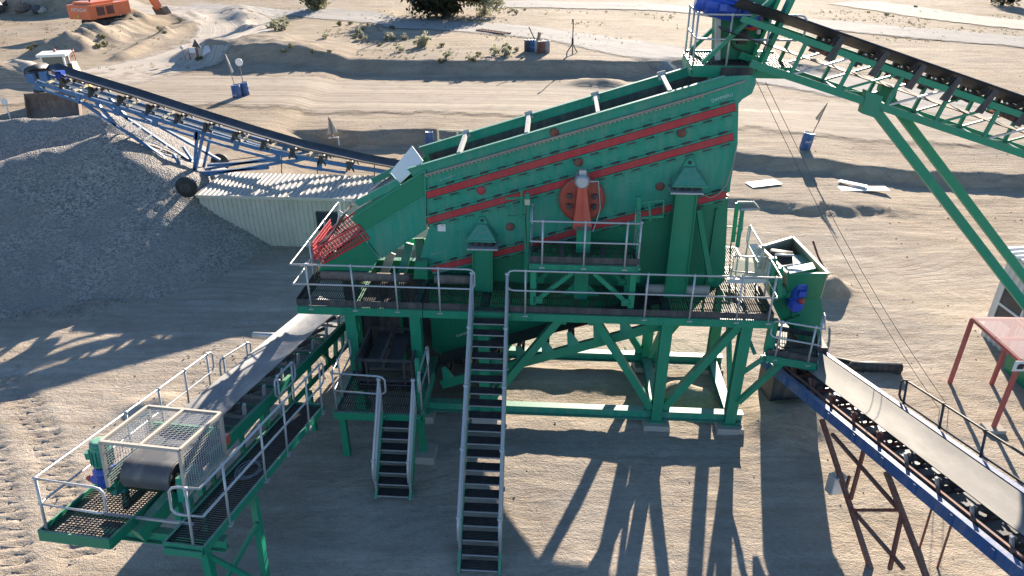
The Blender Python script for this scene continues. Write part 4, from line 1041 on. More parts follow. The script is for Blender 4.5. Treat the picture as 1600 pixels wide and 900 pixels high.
lad = thing('caged_ladder', 'green access ladder with hoop rails at the right end of the screen', 'ladder', W(5.9, 2.6, DZ))
b = MB().bar(mv(1152, 317, 2.5), mv(1145, 378, 2.5), .1, .05, MV_).bar(mv(1160, 328, 2.2), mv(1152, 386, 2.2), .1, .05, MV_); b.build('stile', G, lad)
b = MB().path([mv(1152, 316, 2.5), mv(1178, 316, 2.5), mv(1187, 327, 2.3), mv(1158, 328, 2.2)], .03).path([mv(1149, 341, 2.5), mv(1161, 342, 2.3), mv(1160, 360, 2.3), mv(1148, 366, 2.5)], .02)
b.build('hoop', GAL, lad)

# ================================================================== FEED CONVEYOR AND HEAD PLATFORM (top right)
tc = thing('feed_conveyor', 'long green lattice truss conveyor descending to the right behind the screen', 'conveyor', W(12, 2.2, 0))
NV, FVv = 1.75, 2.85
A0, A1 = mv(1212, 112, NV), mv(1600, 241, NV); B0, B1 = mv(1238, 56, NV), mv(1600, 181, NV)
eb_ = (A1-A0).normalized(); et = (B1-B0).normalized()
A0 = A0-eb_*.6; A1 = A1+eb_*9; B0 = B0-et*1.2; B1 = B1+et*9; DVV = MV_*(FVv-NV)
for a, c in ((A0, A1), (B0, B1)):
    for o in (V3(), DVV): MB().bar(a+o, c+o, .1, .13 if a is B0 else .16, Z).build('chord', G, tc)
def wx(x): return x
top_n = [(1262, 62), (1338, 88), (1414, 113), (1489, 138), (1564, 165)]
bot_n = [(1235, 117), (1309, 142), (1384, 165), (1458, 194), (1534, 219)]
tn = [mv(x, y, NV) for x, y in top_n]; bn = [mv(x, y, NV) for x, y in bot_n]
stp = tn[-1]-tn[-2]; stb = bn[-1]-bn[-2]
for i in range(1, 6): tn.append(tn[4]+stp*i); bn.append(bn[4]+stb*i)
for o in (V3(), DVV):
    for i in range(len(tn)):
        MB().bar(tn[i]+o, bn[i]+o, .07, .08, MV_).build('vertical', G, tc)
        if i+1 < len(tn): MB().bar(bn[i]+o, tn[i+1]+o, .045, .045, MV_).build('diagonal', GAL if i % 2 == 0 else G, tc)
for i in range(len(tn)):
    MB().bar(bn[i], bn[i]+DVV, .06, .06, Z).build('cross_tie', GD, tc)
    if i % 1 == 0 and i+1 < len(bn): MB().bar(bn[i]+Z*.02, bn[i+1]+DVV+Z*.02, .05, .05, Z).build('cross_tie', GD, tc)
# drip trays
for (x0, y0, x1, y1) in [(1235, 118, 1300, 140), (1360, 160, 1448, 192)]:
    a, c = mv(x0, y0, NV+.1), mv(x1, y1, NV+.1); MB().prism([a, c, c+DVV*.8, a+DVV*.8], Z*-.03).build('drip_tray', BRW, tc)
q0, q1 = mv(1237, 32, 2.3), mv(1600, 158, 2.3); dq = (q1-q0).normalized(); nq = MV_.cross(dq); nq = nq if nq.z > 0 else -nq
q0 = q0-dq*1.4; q1 = q1+dq*9
NB = 24
belt(tc, [q0.lerp(q1, i/NB) for i in range(NB+1)], MV_, nq, .46, BELD, .2)
belt(tc, [q0.lerp(q1, i/NB)-nq*.62 for i in range(NB+1)], MV_, nq, .42, HNDG, .02, name='return_belt')
xs = [(1298, 54), (1365, 77), (1420, 98), (1473, 118), (1527, 138), (1585, 158)]
cs = [onp(x, y-2, q0, MV_) for x, y in xs]; stc = (cs[-1]-cs[0])/5
for i in range(6, 12): cs.append(cs[5]+stc*(i-5))
for c in cs:
    c = q0+dq*((c-q0).dot(dq))-nq*.06
    o = idler(tc, c, MV_, nq, .46, BLK)
    b = MB()
    for k in (-1, 1): b.prism([c+MV_*k*.56-dq*.08-nq*.45, c+MV_*k*.56+dq*.1-nq*.45, c+MV_*k*.6+dq*.12+nq*.10, c+MV_*k*.6+dq*.0+nq*.12], MV_*.03*k)
    b.bar(c-MV_*.5-nq*.3-dq*.3, c+MV_*.5-nq*.3-dq*.3, .07, .06, nq); b.build('idler_stand', STL, o)
for (x, y) in [(1280, 77), (1408, 122), (1567, 178)]:
    c = mv(x, y, 2.3); b = MB().tube(c-MV_*.5, c+MV_*.5, .07, 10); b.build('return_roller', RST, tc)
# long raking struts
for dx, v in ((0, NV+.05), (1, FVv-.05)):
    a = mv(1361, 163, NV)+(MV_*(v-NV))+MU*(.74*dx); e = mv(1600, 474, NV+.05); dd = (e-mv(1361, 163, NV+.05)).normalized()
    L = a.z/abs(dd.z)+.2
    b = MB().bar(a, a+dd*L, .2, .2, MV_); b.box(a, .4, .24, .5, (eb_, MV_, Z)); b.build('strut', G, tc)
# head platform
hd = thing('head_platform', 'green platform with railings and blue motor above the top end of screen', 'platform', W(4.8, 2, 8.6))
HZ = 8.9
h0, h1, h2 = gz(1083, 101, HZ), gz(1236, 104, HZ), gz(1060, 73, HZ)
ex = (h1-h0).normalized(); ey = V3((-ex.y, ex.x, 0)); LX = (h1-h0).length; LY = 1.75
deck(hd, h0, ex, ey, LX, LY, pitch=.06)
b = MB(); b.chan(h0-Z*.14, h1-Z*.14, .08, .26, Z, .015, 1); b.chan(h0-Z*.14, h0+ey*LY-Z*.14, .08, .26, Z, .015, -1); b.chan(h1-Z*.14, h1+ey*LY-Z*.14, .08, .26, Z); b.chan(h0+ey*LY-Z*.1, h1+ey*LY-Z*.1, .08, .3, Z, .015, -1); b.build('edge_beam', G, hd)
handrail(hd, [h0+ey*1.7, h0, h1], 1.1, posts=[h0+ey*1.65, h0+ey*.8, h0+ey*.06, h0+ex*.75, h0+ex*(LX-.62)], ends=(False, True))
def hb(x, y, v): return mv(x, y, v)
v1_ = (h0-MO).dot(MV_)
for v, m_ in ((v1_-.02, G), (v1_+1.7, G)):
    ds = MV_*(v-v1_)
    MB().bar(hb(1183, 110, v1_)+ds, hb(1183, 110, v1_)+ds+(hb(1236, -2, v1_)-hb(1183, 110, v1_))*1.6, .1, .30, MV_).build('raking_beam', m_, hd)
    MB().bar(hb(1172, 96, v1_+.6)+ds*.2, hb(1172, 96, v1_+.6)+ds*.2+(hb(1216, -2, v1_+.6)-hb(1172, 96, v1_+.6))*1.5, .08, .2, MV_).build('raking_beam', m_, hd)
    MB().bar(hb(1097, 98, v1_)+ds, hb(1097, 98, v1_)+ds+(hb(1205, -1, v1_)-hb(1097, 98, v1_))*1.35, .09, .11, MV_).build('brace', m_, hd)
    b = MB()
    a, c = hb(1190, 80, v1_+.03)+ds, hb(1228, 0, v1_+.03)+ds
b = MB().prism([hb(1122, 95, v1_+.7), hb(1176, 95, v1_+.7), hb(1215, -12, v1_+.7), hb(1126, -12, v1_+.7)], MV_*.9); b.build('head_chute', GC, hd)
b = MB().bar(hb(1121, 95, v1_+.6), hb(1122, -10, v1_+.6), .12, .1, MV_); b.build('post', GAL, hd)
for i in range(5):
    a = hb(1186, 84-i*17, v1_+.5); MB().bar(a, a+MV_*.8, .08, .1, Z).build('rung', WHT, hd)
ma = hb(1150, 16, v1_+.25); mb_ = hb(1106, 4, v1_+.25); gearmotor(hd, ma, mb_-ma, -MV_, .95, .24)
b = MB().lathe(hb(1172, 22, v1_+.3), -MV_, [(.2, -.15), (.26, 0), (.26, .2), (.15, .28)], 16); b.box(hb(1162, 16, v1_+.3), .5, .3, .34, ((mb_-ma).normalized(), MV_, (mb_-ma).normalized().cross(MV_))); b.build('gearbox', MOT, hd)
MB().lathe(hb(1177, 33, v1_+.2), -MV_, [(.2, -.1), (.22, 0), (.2, .06), (.08, .1)], 16).build('coupling_guard', ORG, hd)
MB().box(hb(1159, 58, v1_+.5), .2, .2, .3, (MU, MV_, Z)).build('limit_switch', BLK, hd)
MB().path([hb(1140, 60, v1_+.5), hb(1146, 74, v1_+.5), hb(1157, 80, v1_+.5), hb(1168, 82, v1_+.5)], .02).build('cable', STL, hd)
# spout down into the screen
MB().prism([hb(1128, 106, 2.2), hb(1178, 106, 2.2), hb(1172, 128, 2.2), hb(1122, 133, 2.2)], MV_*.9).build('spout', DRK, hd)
# hanging guy wires
for i, (a, c, lab) in enumerate([((1181, 125), (1468, 640), 'left one of two thin steel guy wires slanting to the sand'), ((1196, 128), (1482, 636), 'right one of two thin steel guy wires slanting to the sand')]):
    p_, q_ = mv(*a, 2.0), gz(*c); mid = [p_.lerp(q_, t/8)-Z*(.35*math.sin(math.pi*t/8)) for t in range(9)]
    MB().path(mid, .007, 5).build('guy_wire', STL, None, lab, 'wire', 'thin steel guy wires')
# ================================================================== GRAVEL STOCKPILES
def gravel_mat():
    t = NT('crushed_gravel'); v = t.n('ShaderNodeTexVoronoi'); v.inputs['Scale'].default_value = 17; t.l(t.co(), v.inputs[0])
    sep = t.n('ShaderNodeSeparateColor'); t.l(v.outputs['Color'], sep.inputs[0])
    c = t.mix(sep.outputs[0], (.13, .118, .108), (.42, .37, .325)); c = t.mix(t.ramp(t.noise(.5, 4, .6), .4, .7), c, (.235, .21, .19))
    t.col(c); t.rough(.9); t.bump(v.outputs['Distance'], .9, .05); return t.m
GRV = gravel_mat()
def pile(spine, name, lab, slope=.66, cell=.16, base=0.):
    # ridge line of crest points (x, y, z); material lies at its angle of repose
    xs = [p.x for p in spine]; ys = [p.y for p in spine]; rad = max(p.z for p in spine)/slope+1
    x0, x1, y0, y1 = min(xs)-rad, max(xs)+rad, min(ys)-rad, max(ys)+rad
    nx, ny = int((x1-x0)/cell), int((y1-y0)/cell); rows = []
    for j in range(ny+1):
        r = []
        for i in range(nx+1):
            x, y = x0+(x1-x0)*i/nx, y0+(y1-y0)*j/ny; h = -9
            for a, c in (zip(spine, spine[1:]) if len(spine) > 1 else [(spine[0], spine[0])]):
                ex, ey = c.x-a.x, c.y-a.y; L = ex*ex+ey*ey; t = max(0, min(1, ((x-a.x)*ex+(y-a.y)*ey)/L)) if L else 0
                d = math.hypot(x-a.x-ex*t, y-a.y-ey*t); z = a.z+(c.z-a.z)*t
                h = max(h, z+.25-slope*math.sqrt(d*d+.14))
            h += .22*n3(x, y, .35, 21)+.09*n3(x, y, 1.1, 5)+.05*n3(x, y, 3.5, 9)
            r.append(V3((x, y, max(h, terr(x, y, False)-.35))))
        rows.append(r)
    return MB().grid(rows).build(name, GRV, None, lab, 'stockpile', 'grey gravel stockpiles')
pile([ony(-80, 262, 25.0), ony(0, 254, 25.8), ony(100, 227, 27.2), ony(165, 202, 28.0)], 'gravel_stockpile', 'large near grey gravel heap with its right slope beside black wheel and cream shed')
pile([ony(-60, 190, 32.0), ony(60, 184, 32.5), ony(150, 177, 33.0), ony(192, 186, 33.6)], 'gravel_stockpile', 'far grey gravel ridge beneath the blue stacker head in front of loader bucket')

# ================================================================== LEFT CREAM SHED
sl = thing('site_shed', 'cream corrugated metal shed with one dark window behind the chute', 'shed', gz(485, 391))
sa = V3((-12.45, 26.4, 0)); sb = sa+MU*9.2
se = (sb-sa).normalized(); sn = V3((-se.y, se.x, 0)); sn = sn if sn.y > 0 else -sn; SH = 2.15; SL = (sb-sa).length; SDp = 2.3
def ribbed(o, e, up, L, H, n, m, name, parent, per=.19, dep=.035):
    k = int(L/per); prof = []
    for i in range(k):
        x = i*per; prof += [(x, 0), (x+per*.45, 0), (x+per*.55, dep), (x+per*.9, dep)]
    prof.append((min(L, k*per), 0))
    rows = [[o+e*a+n*b_ for a, b_ in prof], [o+e*a+n*b_+up*H for a, b_ in prof]]
    b = MB().grid(rows, False); b.grid([[p-n*.02 for p in r[::-1]] for r in rows], False); return b.build(name, m, parent)
ribbed(sa, se, Z, SL, SH, -sn, SHD, 'front_wall', sl); ribbed(sa+sn*SDp, se, Z, SL, SH, sn, SHD, 'rear_wall', sl)
ribbed(sa, sn, Z, SDp, SH, -se, SHD, 'end_wall', sl); ribbed(sb, sn, Z, SDp, SH, se, SHD, 'end_wall', sl)
ribbed(sa-sn*.15+Z*(SH+.03)-se*.1, se, (sn+Z*.02).normalized(), SL+.2, SDp+.3, Z, SHR, 'roof', sl, .2, .03)
MB().bar(sa-sn*.17+Z*SH, sb-sn*.17+Z*SH, .05, .12, Z).build('eave_trim', SHD, sl)
p0, p1 = onp(494, 331, sa-sn*.05, sn), onp(523, 360, sa-sn*.05, sn)
wu0, wu1 = (p0-sa).dot(se), (p1-sa).dot(se); wu1 = max(wu1, wu0+.9)
b = MB().box(sa-sn*.05+se*(wu0+wu1)/2+Z*(p0.z+p1.z)/2, wu1-wu0, .03, abs(p0.z-p1.z), (se, sn, Z)); wn = b.build('window', GLS, sl)
b = MB(); cz, hz_ = (p0.z+p1.z)/2, abs(p0.z-p1.z)/2
for zz in (cz-hz_, cz-hz_*.2, cz+hz_): b.bar(sa-sn*.08+se*wu0+Z*zz, sa-sn*.08+se*wu1+Z*zz, .05, .05, Z)
for uu in (wu0, wu1): b.bar(sa-sn*.08+se*uu+Z*(cz-hz_), sa-sn*.08+se*uu+Z*(cz+hz_), .05, .05, se)
b.build('frame', STL, wn)

# ================================================================== BLUE STACKER
SY = 28.2; SKW = 1.0                                            # near frame plane and frame width
def sp_(x, y, o=0.): return onp(x, y, V3((0, SY+o, 0)), Y)
sk = thing('blue_stacker', 'blue mobile stacker conveyor with black belt rising left over the gravel heaps', 'conveyor', gz(300, 300))
top = [(46, 124), (100, 142), (200, 172), (300, 203), (400, 231), (470, 246), (560, 262), (612, 270)]
bot = [(62, 138), (122, 158), (200, 182), (260, 200), (380, 236), (470, 260), (540, 270)]
for o in (0, SKW):
    b = MB()
    tp = [sp_(*q)+Y*o for q in top]; bp = [sp_(*q)+Y*o for q in bot]
    for a, c in zip(tp, tp[1:]): b.bar(a, c, .09, .16, Z)
    b.build('top_chord', BLS, sk); b = MB()
    for a, c in zip(bp, bp[1:]): b.bar(a, c, .07, .10, Z)
    b.build('bottom_chord', BLS, sk)
    for x, yt, yb in [(60, 129, 138), (123, 149, 159), (184, 167, 178), (243, 186, 195), (308, 205, 216), (370, 223, 233), (435, 239, 251), (500, 252, 264)]:
        MB().bar(sp_(x, yt-2)+Y*o, sp_(x-1, yb+2)+Y*o, .2, .12, Y).build('frame_plate', BLS, sk)
    # lower A frame down to the axle
    A = [((125, 158), (303, 277)), ((175, 176), (330, 262)) if o else ((303, 277), (308, 205)), ((303, 277), (318, 208)), ((303, 277), (480, 247)), ((270, 240), (285, 262)), ((150, 160), (182, 196)), ((310, 270), (420, 262))]
    for a, c in A: MB().bar(sp_(*a)+Y*o, sp_(*c)+Y*o, .10, .12, Y).build('leg_frame', BLS, sk)
for x, y in [(190, 200), (205, 208), (222, 220), (246, 238), (268, 254), (290, 268)]:
    MB().bar(sp_(x, y), sp_(x, y)+Y*SKW, .06, .06, Z).build('tie_bar', GAL, sk)
for a, c in [((205, 208), (268, 254)), ((246, 238), (290, 268))]: MB().bar(sp_(*a), sp_(*c)+Y*SKW, .05, .05, Z).build('tie_bar', GAL, sk)
for x, y in [(75, 121), (115, 134), (200, 158), (255, 176), (320, 196), (375, 214), (420, 225), (480, 238), (540, 250)]:
    MB().bar(sp_(x, y+8), sp_(x, y+8)+Y*SKW, .08, .08, Z).build('cross_member', CRM, sk)
bl_ = [(44, 116), (70, 111), (100, 122), (200, 152), (300, 184), (400, 215), (470, 235), (560, 255), (620, 266)]
bpth = [sp_(*q)+Y*(SKW/2)+Z*.03 for q in bl_]
tt = []
for a, c in zip(bpth, bpth[1:]): tt += [a.lerp(c, i/4) for i in range(4)]
tt.append(bpth[-1]); belt(sk, tt, Y, Z, .5, BELD, .18)
b = MB()
for k in (0, SKW): 
    for a, c in zip(bpth[1:], bpth[2:]): b.bar(a-Y*(SKW/2-k)-Z*.26, c-Y*(SKW/2-k)-Z*.26, .07, .05, Z)
b.build('stringer', GAL, sk)
for i in range(11):
    x = 95+i*45; y = interp(bl_, x)
    c = sp_(x, y+1)+Y*(SKW/2)-Z*.08; o = idler(sk, c, Y, Z, .5, BLK)
    b = MB()
    for k in (-.5, .5): b.bar(c+Y*k-Z*.35-X*.14, c+Y*k+Z*.05, .06, .12, Y); b.bar(c+Y*k-Z*.35+X*.2, c+Y*k+Z*.02, .06, .12, Y)
    b.build('idler_stand', BLK, o)
hp0 = sp_(46, 116); b = MB().lathe(hp0+Y*.05, Y, [(.05, 0), (.26, .01), (.28, .5), (.26, 1.0), (.05, 1.02)], 18); b.build('head_pulley', BLK, sk)
for x, y in [(52, 121), (72, 118)]: MB().box(sp_(x, y)-Y*.12, .3, .16, .34).build('bearing_block', BLS, sk)
MB().box(sp_(86, 122)+Y*.4, .25, .3, .4).build('motor', MOT, sk)
wl = []
for (x, y, rr, d) in [(292, 292, .47, -.0), (347, 253, .46, 0)]:
    c = ony(x, y, 26.0) if x < 300 else gz(x, y+13, 1.15); rr = .41 if x < 300 else .43
    if x > 300: c.z = 1.15+rr-.03
    b = MB().lathe(c-Y*.16, Y, [(.2, 0), (rr-.06, .02), (rr, .07), (rr, .2), (rr-.06, .24), (.2, .25)], 26); wo = b.build('wheel', paint('dark_tyre', (.012, .013, .014), .7, .1, .2, up=.15), sk)
    MB().lathe(c-Y*.17, Y, [(.05, 0), (.22, .012), (.24, .02), (.24, .22)], 16).build('rim', BLK, wo); wl.append(c)
MB().tube(wl[0], wl[1], .06, 8).bar(sp_(303, 277), wl[0]+Y*.2, .14, .14, Z).bar(sp_(303, 277)+Y*SKW, wl[1]-Y*.2, .14, .14, Z).build('axle', BLS, sk)
# thin fence rails beyond the shed
ft = thing('wire_fence_rail', 'thin dark rail and posts along the far edge of the shed roof', 'rail', ony(440, 268, 30))
b = MB().path([ony(300, 258, 30.4), ony(440, 240, 30.2), ony(500, 245, 30.2), ony(620, 248, 30)], .02); b.build('rail', STL, ft)
for x, yt, yb in [(440, 240, 272), (496, 246, 280), (585, 248, 282), (303, 258, 280)]: MB().tube(ony(x, yt, 30.1), ony(x, yb, 30.1), .025, 6).build('post', STL, ft)

# ================================================================== RIGHT WHITE SHED AND RED CANOPY
sr = thing('white_shed', 'white corrugated shed at the right edge with a framed window', 'shed', gz(1532, 522))
ra = gz(1532, 522); rbp = gz(1600, 578); re = (rbp-ra); re.z = 0; re.normalize(); RLn = 7.0; rn = V3((-re.y, re.x, 0)); rn = rn if rn.x < 0 else -rn; RH = 2.95
ribbed(ra, re, Z, RLn, RH, rn, SHW, 'side_wall', sr, .25, .04); ribbed(ra, -rn, Z, 6, RH, -re, SHW, 'end_wall', sr, .25, .04)
ribbed(ra+Z*(RH+.04)+rn*.25-re*.2, re, (-rn+Z*.06).normalized(), RLn+.3, 6.4, Z, SHR if False else SHW, 'roof', sr, .26, .06)
MB().bar(ra+rn*.05+Z*RH-re*.1, ra+rn*.05+Z*RH+re*RLn, .05, .14, Z).build('eave_trim', SHW, sr)
def wp(x, y): return onp(x, y, ra+rn*.06, rn)
q = [wp(1577, 461), wp(1592, 474), wp(1581, 502), wp(1567, 495)]
cw = sum(q, V3())/4
b = MB().box(cw, .95, .03, 1.1, (re, rn, Z)); wn = b.build('window', GLS, sr)
b = MB()
for zz in (-.55, -.05, .55): b.box(cw+rn*.02+Z*zz, 1.05, .06, .07, (re, rn, Z))
for uu in (-.5, .5): b.box(cw+rn*.022+re*uu, .07, .06, 1.16, (re, rn, Z))
b.build('frame', WHT, wn)
cn = thing('red_canopy', 'red steel canopy frame with pink mesh roof beside white shed', 'canopy', gz(1549, 601))
fa, fb_, fc = gz(1484, 598), gz(1549, 601), gz(1551, 671); fd = gz(1484, 598)+(fc-fa); fd = fb_+(fc-fa)*1.0
ph = 2.15
ta, tb, tcx = fa+Z*ph, fb_+Z*ph, fc+Z*ph; td = tb+(tcx-ta)+X*.0
extra = X*1.6
for pnt in (fa, fb_, fc, fb_+extra, fc+extra):
    MB().bar(V3((pnt.x, pnt.y, -.1)), V3((pnt.x, pnt.y, ph)), .09, .09, X).build('post', CAN, cn)
b = MB()
for a, c in [(ta, tb+extra), (ta, tcx), (tcx, tcx+extra+X*1.2), (ta.lerp(tcx, .5), ta.lerp(tcx, .5)+X*2.7), (tb, tb+(tcx-ta))]: b.bar(a, c, .07, .09, Z)
b.build('roof_frame', CAN, cn)
MB().prism([ta+Z*.06, tb+extra+Z*.06, tcx+extra+X*1.2+Z*.06, tcx+Z*.06], Z*.012).build('mesh_roof', PNK, cn)
b = MB().box(tcx-Y*.06-Z*.1, .34, .02, .3); so = b.build('sign_plate', WHT, cn)
b = MB().box(tcx-Y*.075-Z*.13, .16, .01, .1); b.prism([tcx-Y*.08-Z*.08+X*a+Z*c for a, c in ((-.08, 0), (-.05, .05), (.05, .05), (.08, 0))], Y*.01); b.build('pictogram', BLK, so)
MB().hexa([V3((fc.x+a, fc.y+c, -.1)) for a, c in ((-.25, -.2), (.25, -.2), (.25, .2), (-.25, .2))]+[V3((fc.x+a, fc.y+c, .09)) for a, c in ((-.23, -.18), (.23, -.18), (.23, .18), (-.23, .18))]).build('concrete_footing', CON, None, 'small concrete base under the nearest red canopy post', 'footing')
gbn = gt(1600, 590); b = MB().prism([gbn+V3((-.35, -.5, 0)), gbn+V3((.6, -.5, 0)), gbn+V3((.9, -.5, .7)), gbn+V3((-.45, -.5, .7))], Y*.9); go = b.build('green_skip', GC, None, 'green steel bin in shade under the red canopy at right edge', 'bin')
MB().bar(gbn+V3((-.5, -.52, .72)), gbn+V3((1.0, -.52, .72)), .07, .06, Z).build('rim', G, go)
# roll of old conveyor belting on the sand
a, c = gz(1330, 572, .14), gz(1408, 574, .14)
b = MB().lathe(a, c-a, [(.02, 0), (.15, .005), (.16, .6), (.15, (c-a).length-.01), (.02, (c-a).length)], 14); po = b.build('belting_roll', BLK, None, 'black rolled length of belting lying on sand behind the pale belt', 'belting roll')
a, c = gz(1284, 556, .1), gz(1408, 582, .06); MB().tube(a, c, .06, 8).tube(gz(1290, 560, .04), gz(1350, 582, .04), .03, 6).build('black_pipe', BLK, None, 'long thin black pipe lying beside the rolled belting', 'pipe')
# leaning bent rod beside the sand mound
MB().path([gz(1292, 434, .75), ony(1290, 424, 21.9), ony(1278, 400, 22), ony(1270, 376, 22.1)], .035, 6).build('bent_rod', RST, None, 'bent rusty rod sticking up from small sand mound right of hopper', 'rod')
# sheets of boarding lying on the ledge
for (x, y), (a, b_, yw), lz, lab in [((1345, 297), (2.5, .62, -.05), .05, 'broad flat white board sheet lying on the sandy ledge right of the pair'), ((1331, 291), (1.3, .34, -.75), .12, 'narrow white board lying across the broad sheet on the ledge'), ((1193, 288), (1.6, .7, .25), .05, 'white board sheet lying on sand just right of the screen end')]:
    g = gt(x, y); ax_ = (V3((math.cos(yw), math.sin(yw), .02)), V3((-math.sin(yw), math.cos(yw), 0)), Z)
    MB().box(g+Z*lz, a, b_, .04, ax_).build('board_sheet', WHT, None, lab, 'board sheet')

# ================================================================== WHEEL LOADER
hd_ = V3((.3, -.954, 0)); wb = gt(86, 186)-hd_*1.6; wb = V3((wb.x, wb.y, terr(wb.x, wb.y)))
ld_ = thing('wheel_loader', 'cream and yellow wheel loader with lowered steel bucket behind the gravel heaps', 'wheel loader', wb)
sd_ = V3((-hd_.y, hd_.x, 0)); 
def LO(f, s, z): return wb+hd_*f*.8+sd_*s*.8+Z*z*1.0
WLs = 1.0
prof = [(1.0, .05), (1.25, .0), (.35, .08), (-.15, .35), (-.25, .9), (.0, 1.45), (.08, 1.45), (-.12, .9), (-.02, .42), (.4, .18)]
b = MB().prism([LO(f+1.2, -1.75, z) for f, z in prof], sd_*2.8)
for s in (-1.75, 1.70): b.prism([LO(2.4, s, .02), LO(1.5, s, .05), LO(1.0, s, .5), LO(.95, s, 1.0), LO(1.2, s, 1.45)], sd_*.05)
b.bar(LO(2.4, -1.75, .03), LO(2.4, 1.75, .03), .2, .05, Z); b.build('bucket', BRW, ld_)
for s in (-1.15, 1.15):
    for f in (-.9, -4.1):
        c = LO(f, s, .85); o = MB().lathe(c-sd_*.32, sd_, [(.4, 0), (.66, .02), (.72, .1), (.72, .44), (.66, .52), (.4, .54)], 22).build('wheel', TYR, ld_)
        MB().lathe(c-sd_*.33, sd_, [(.1, 0), (.36, .01), (.4, .03), (.4, .62), (.1, .66)], 14).build('rim', YEL, o)
for s in (-.5, .5): MB().bar(LO(-1.0, s, 1.7), LO(.45, s, 1.1), .18, .36, Z).bar(LO(.45, s, 1.1), LO(.72, s, .6), .18, .3, Z).build('lift_arm', LDW, ld_)
MB().box(LO(-.9, 0, 1.2), 1.6, .9, .8, (hd_, sd_, Z)).box(LO(-3.2, 0, 1.25), 3.2, 1.3, .7, (hd_, sd_, Z)).build('chassis', LDW, ld_)
MB().hexa([LO(-3.2, -.85, 1.6), LO(-5.6, -.85, 1.5), LO(-5.6, .85, 1.5), LO(-3.2, .85, 1.6), LO(-3.3, -.75, 2.55), LO(-5.4, -.7, 2.3), LO(-5.4, .7, 2.3), LO(-3.3, .75, 2.55)]).build('engine_hood', LDW, ld_)
MB().hexa([LO(-1.7, -.75, 1.6), LO(-3.2, -.75, 1.6), LO(-3.2, .75, 1.6), LO(-1.7, .75, 1.6), LO(-1.85, -.7, 3.1), LO(-3.15, -.7, 3.1), LO(-3.15, .7, 3.1), LO(-1.85, .7, 3.1)]).build('cab', GLS, ld_)
b = MB().box(LO(-2.5, 0, 3.18), 1.6, 1.6, .14, (hd_, sd_, Z))
for f, s in ((-1.78, -.75), (-1.78, .75), (-3.18, -.75), (-3.18, .75)): b.bar(LO(f, s, 1.6), LO(f, s, 3.12), .09, .09, hd_)
b.build('cab_frame', WHT, ld_)
for s in (-1.1, 1.1): MB().box(LO(-1.7, s, 2.5), .08, .22, .34, (hd_, sd_, Z)).bar(LO(-1.8, s*.7, 2.6), LO(-1.7, s, 2.6), .03, .03, Z).build('mirror', BLK, ld_)
MB().lathe(LO(-2.9, 0, 3.25), Z, [(.08, 0), (.08, .12), (.04, .16)], 10).build('beacon', ORG, ld_)
b = MB()
for f, s in ((-3.4, .8), (-5.2, .75)): b.tube(LO(f, s, 2.4), LO(f, s, 3.1), .03, 6)
b.bar(LO(-3.4, .8, 3.1), LO(-5.2, .75, 3.0), .05, .05, Z); b.build('guard_rail', ORG, ld_)
# ================================================================== EXCAVATOR
xb = gz(176, 59, .35); xb = V3((xb.x, xb.y, terr(xb.x, xb.y, False)))
ex_ = thing('excavator', 'orange tracked excavator with arm lowered onto dirt berm at top left', 'excavator', xb)
t_ = (gt(255, 30)-gt(130, 50)); hf = V3((.28, .96, 0)).normalized(); hs = V3((hf.y, -hf.x, 0))
sc_x = .98
def EX(f, s, z): return xb+hf*(f*sc_x)+hs*(s*sc_x)+Z*(z*sc_x)
tf = V3((.85, .52, 0)).normalized(); ts = V3((tf.y, -tf.x, 0))
def TX(f, s, z): return xb+tf*f*sc_x+ts*s*sc_x+Z*z*sc_x
for s in (-1.4, 1.4):
    pr = [(-2.1, .0), (2.1, .0), (2.45, .25), (2.5, .6), (2.2, .95), (-2.2, .95), (-2.5, .6), (-2.45, .25)]
    b = MB().prism([TX(f, s-.3, z) for f, z in pr], ts*.6*sc_x)
    for i in range(22): b.bar(TX(-2.1+i*.2, s-.33, .97), TX(-2.1+i*.2, s+.33, .97), .05, .05, Z)
    b.build('track', DRK, ex_)
MB().lathe(xb+Z*.9, Z, [(1.0, 0), (1.0, .35), (.8, .4)], 18).box(TX(0, 0, .6), 2.0, 2.2, .5, (tf, ts, Z)).build('undercarriage', DRK, ex_)
MB().hexa([EX(-3.0, -1.5, 1.25), EX(1.9, -1.5, 1.25), EX(1.9, 1.5, 1.25), EX(-3.0, 1.5, 1.25), EX(-3.0, -1.5, 2.55), EX(1.9, -1.5, 2.55), EX(1.9, 1.5, 2.55), EX(-3.0, 1.5, 2.55)]).build('house', EXO, ex_)
cwt = MB().prism([EX(-3.02, s, 1.2) for s in (-1.55, 1.55)]+[EX(-3.55, 1.35, 1.2), EX(-3.55, -1.35, 1.2)], Z*1.35*sc_x); cw_ = cwt.build('counterweight', EXO, ex_)
p = EX(-3.585, -.75, 1.95); text_part('HITACHI', .48, EX(-3.57, -.85, 1.95), hs, Z, WHT, cw_)
MB().lathe(EX(-3.57, -.1, 1.5), -hf, [(.12, 0), (.12, .03)], 10).build('reflector', YEL, cw_)
b = MB()
for f in (-2.2, -.9): b.box(EX(f, 1.515, 1.95), 1.0*sc_x, .04, .85*sc_x, (hf, hs, Z))
for i in range(9): 
    for f in (-2.2, -.9): b.box(EX(f, 1.54, 1.6+i*.09), .95*sc_x, .05, .03, (hf, hs, Z))
b.build('louvre', RST, ex_)
MB().box(EX(-1.4, 0, 2.68), 2.9*sc_x, 2.4*sc_x, .22, (hf, hs, Z)).build('engine_cover', EXO, ex_)
b = MB().hexa([EX(.3, -1.5, 2.2), EX(2.2, -1.5, 1.5), EX(2.2, -.5, 1.5), EX(.3, -.5, 2.2), EX(.4, -1.45, 3.5), EX(1.9, -1.45, 3.5), EX(1.9, -.55, 3.5), EX(.4, -.55, 3.5)]); b.build('cab', GLS, ex_)
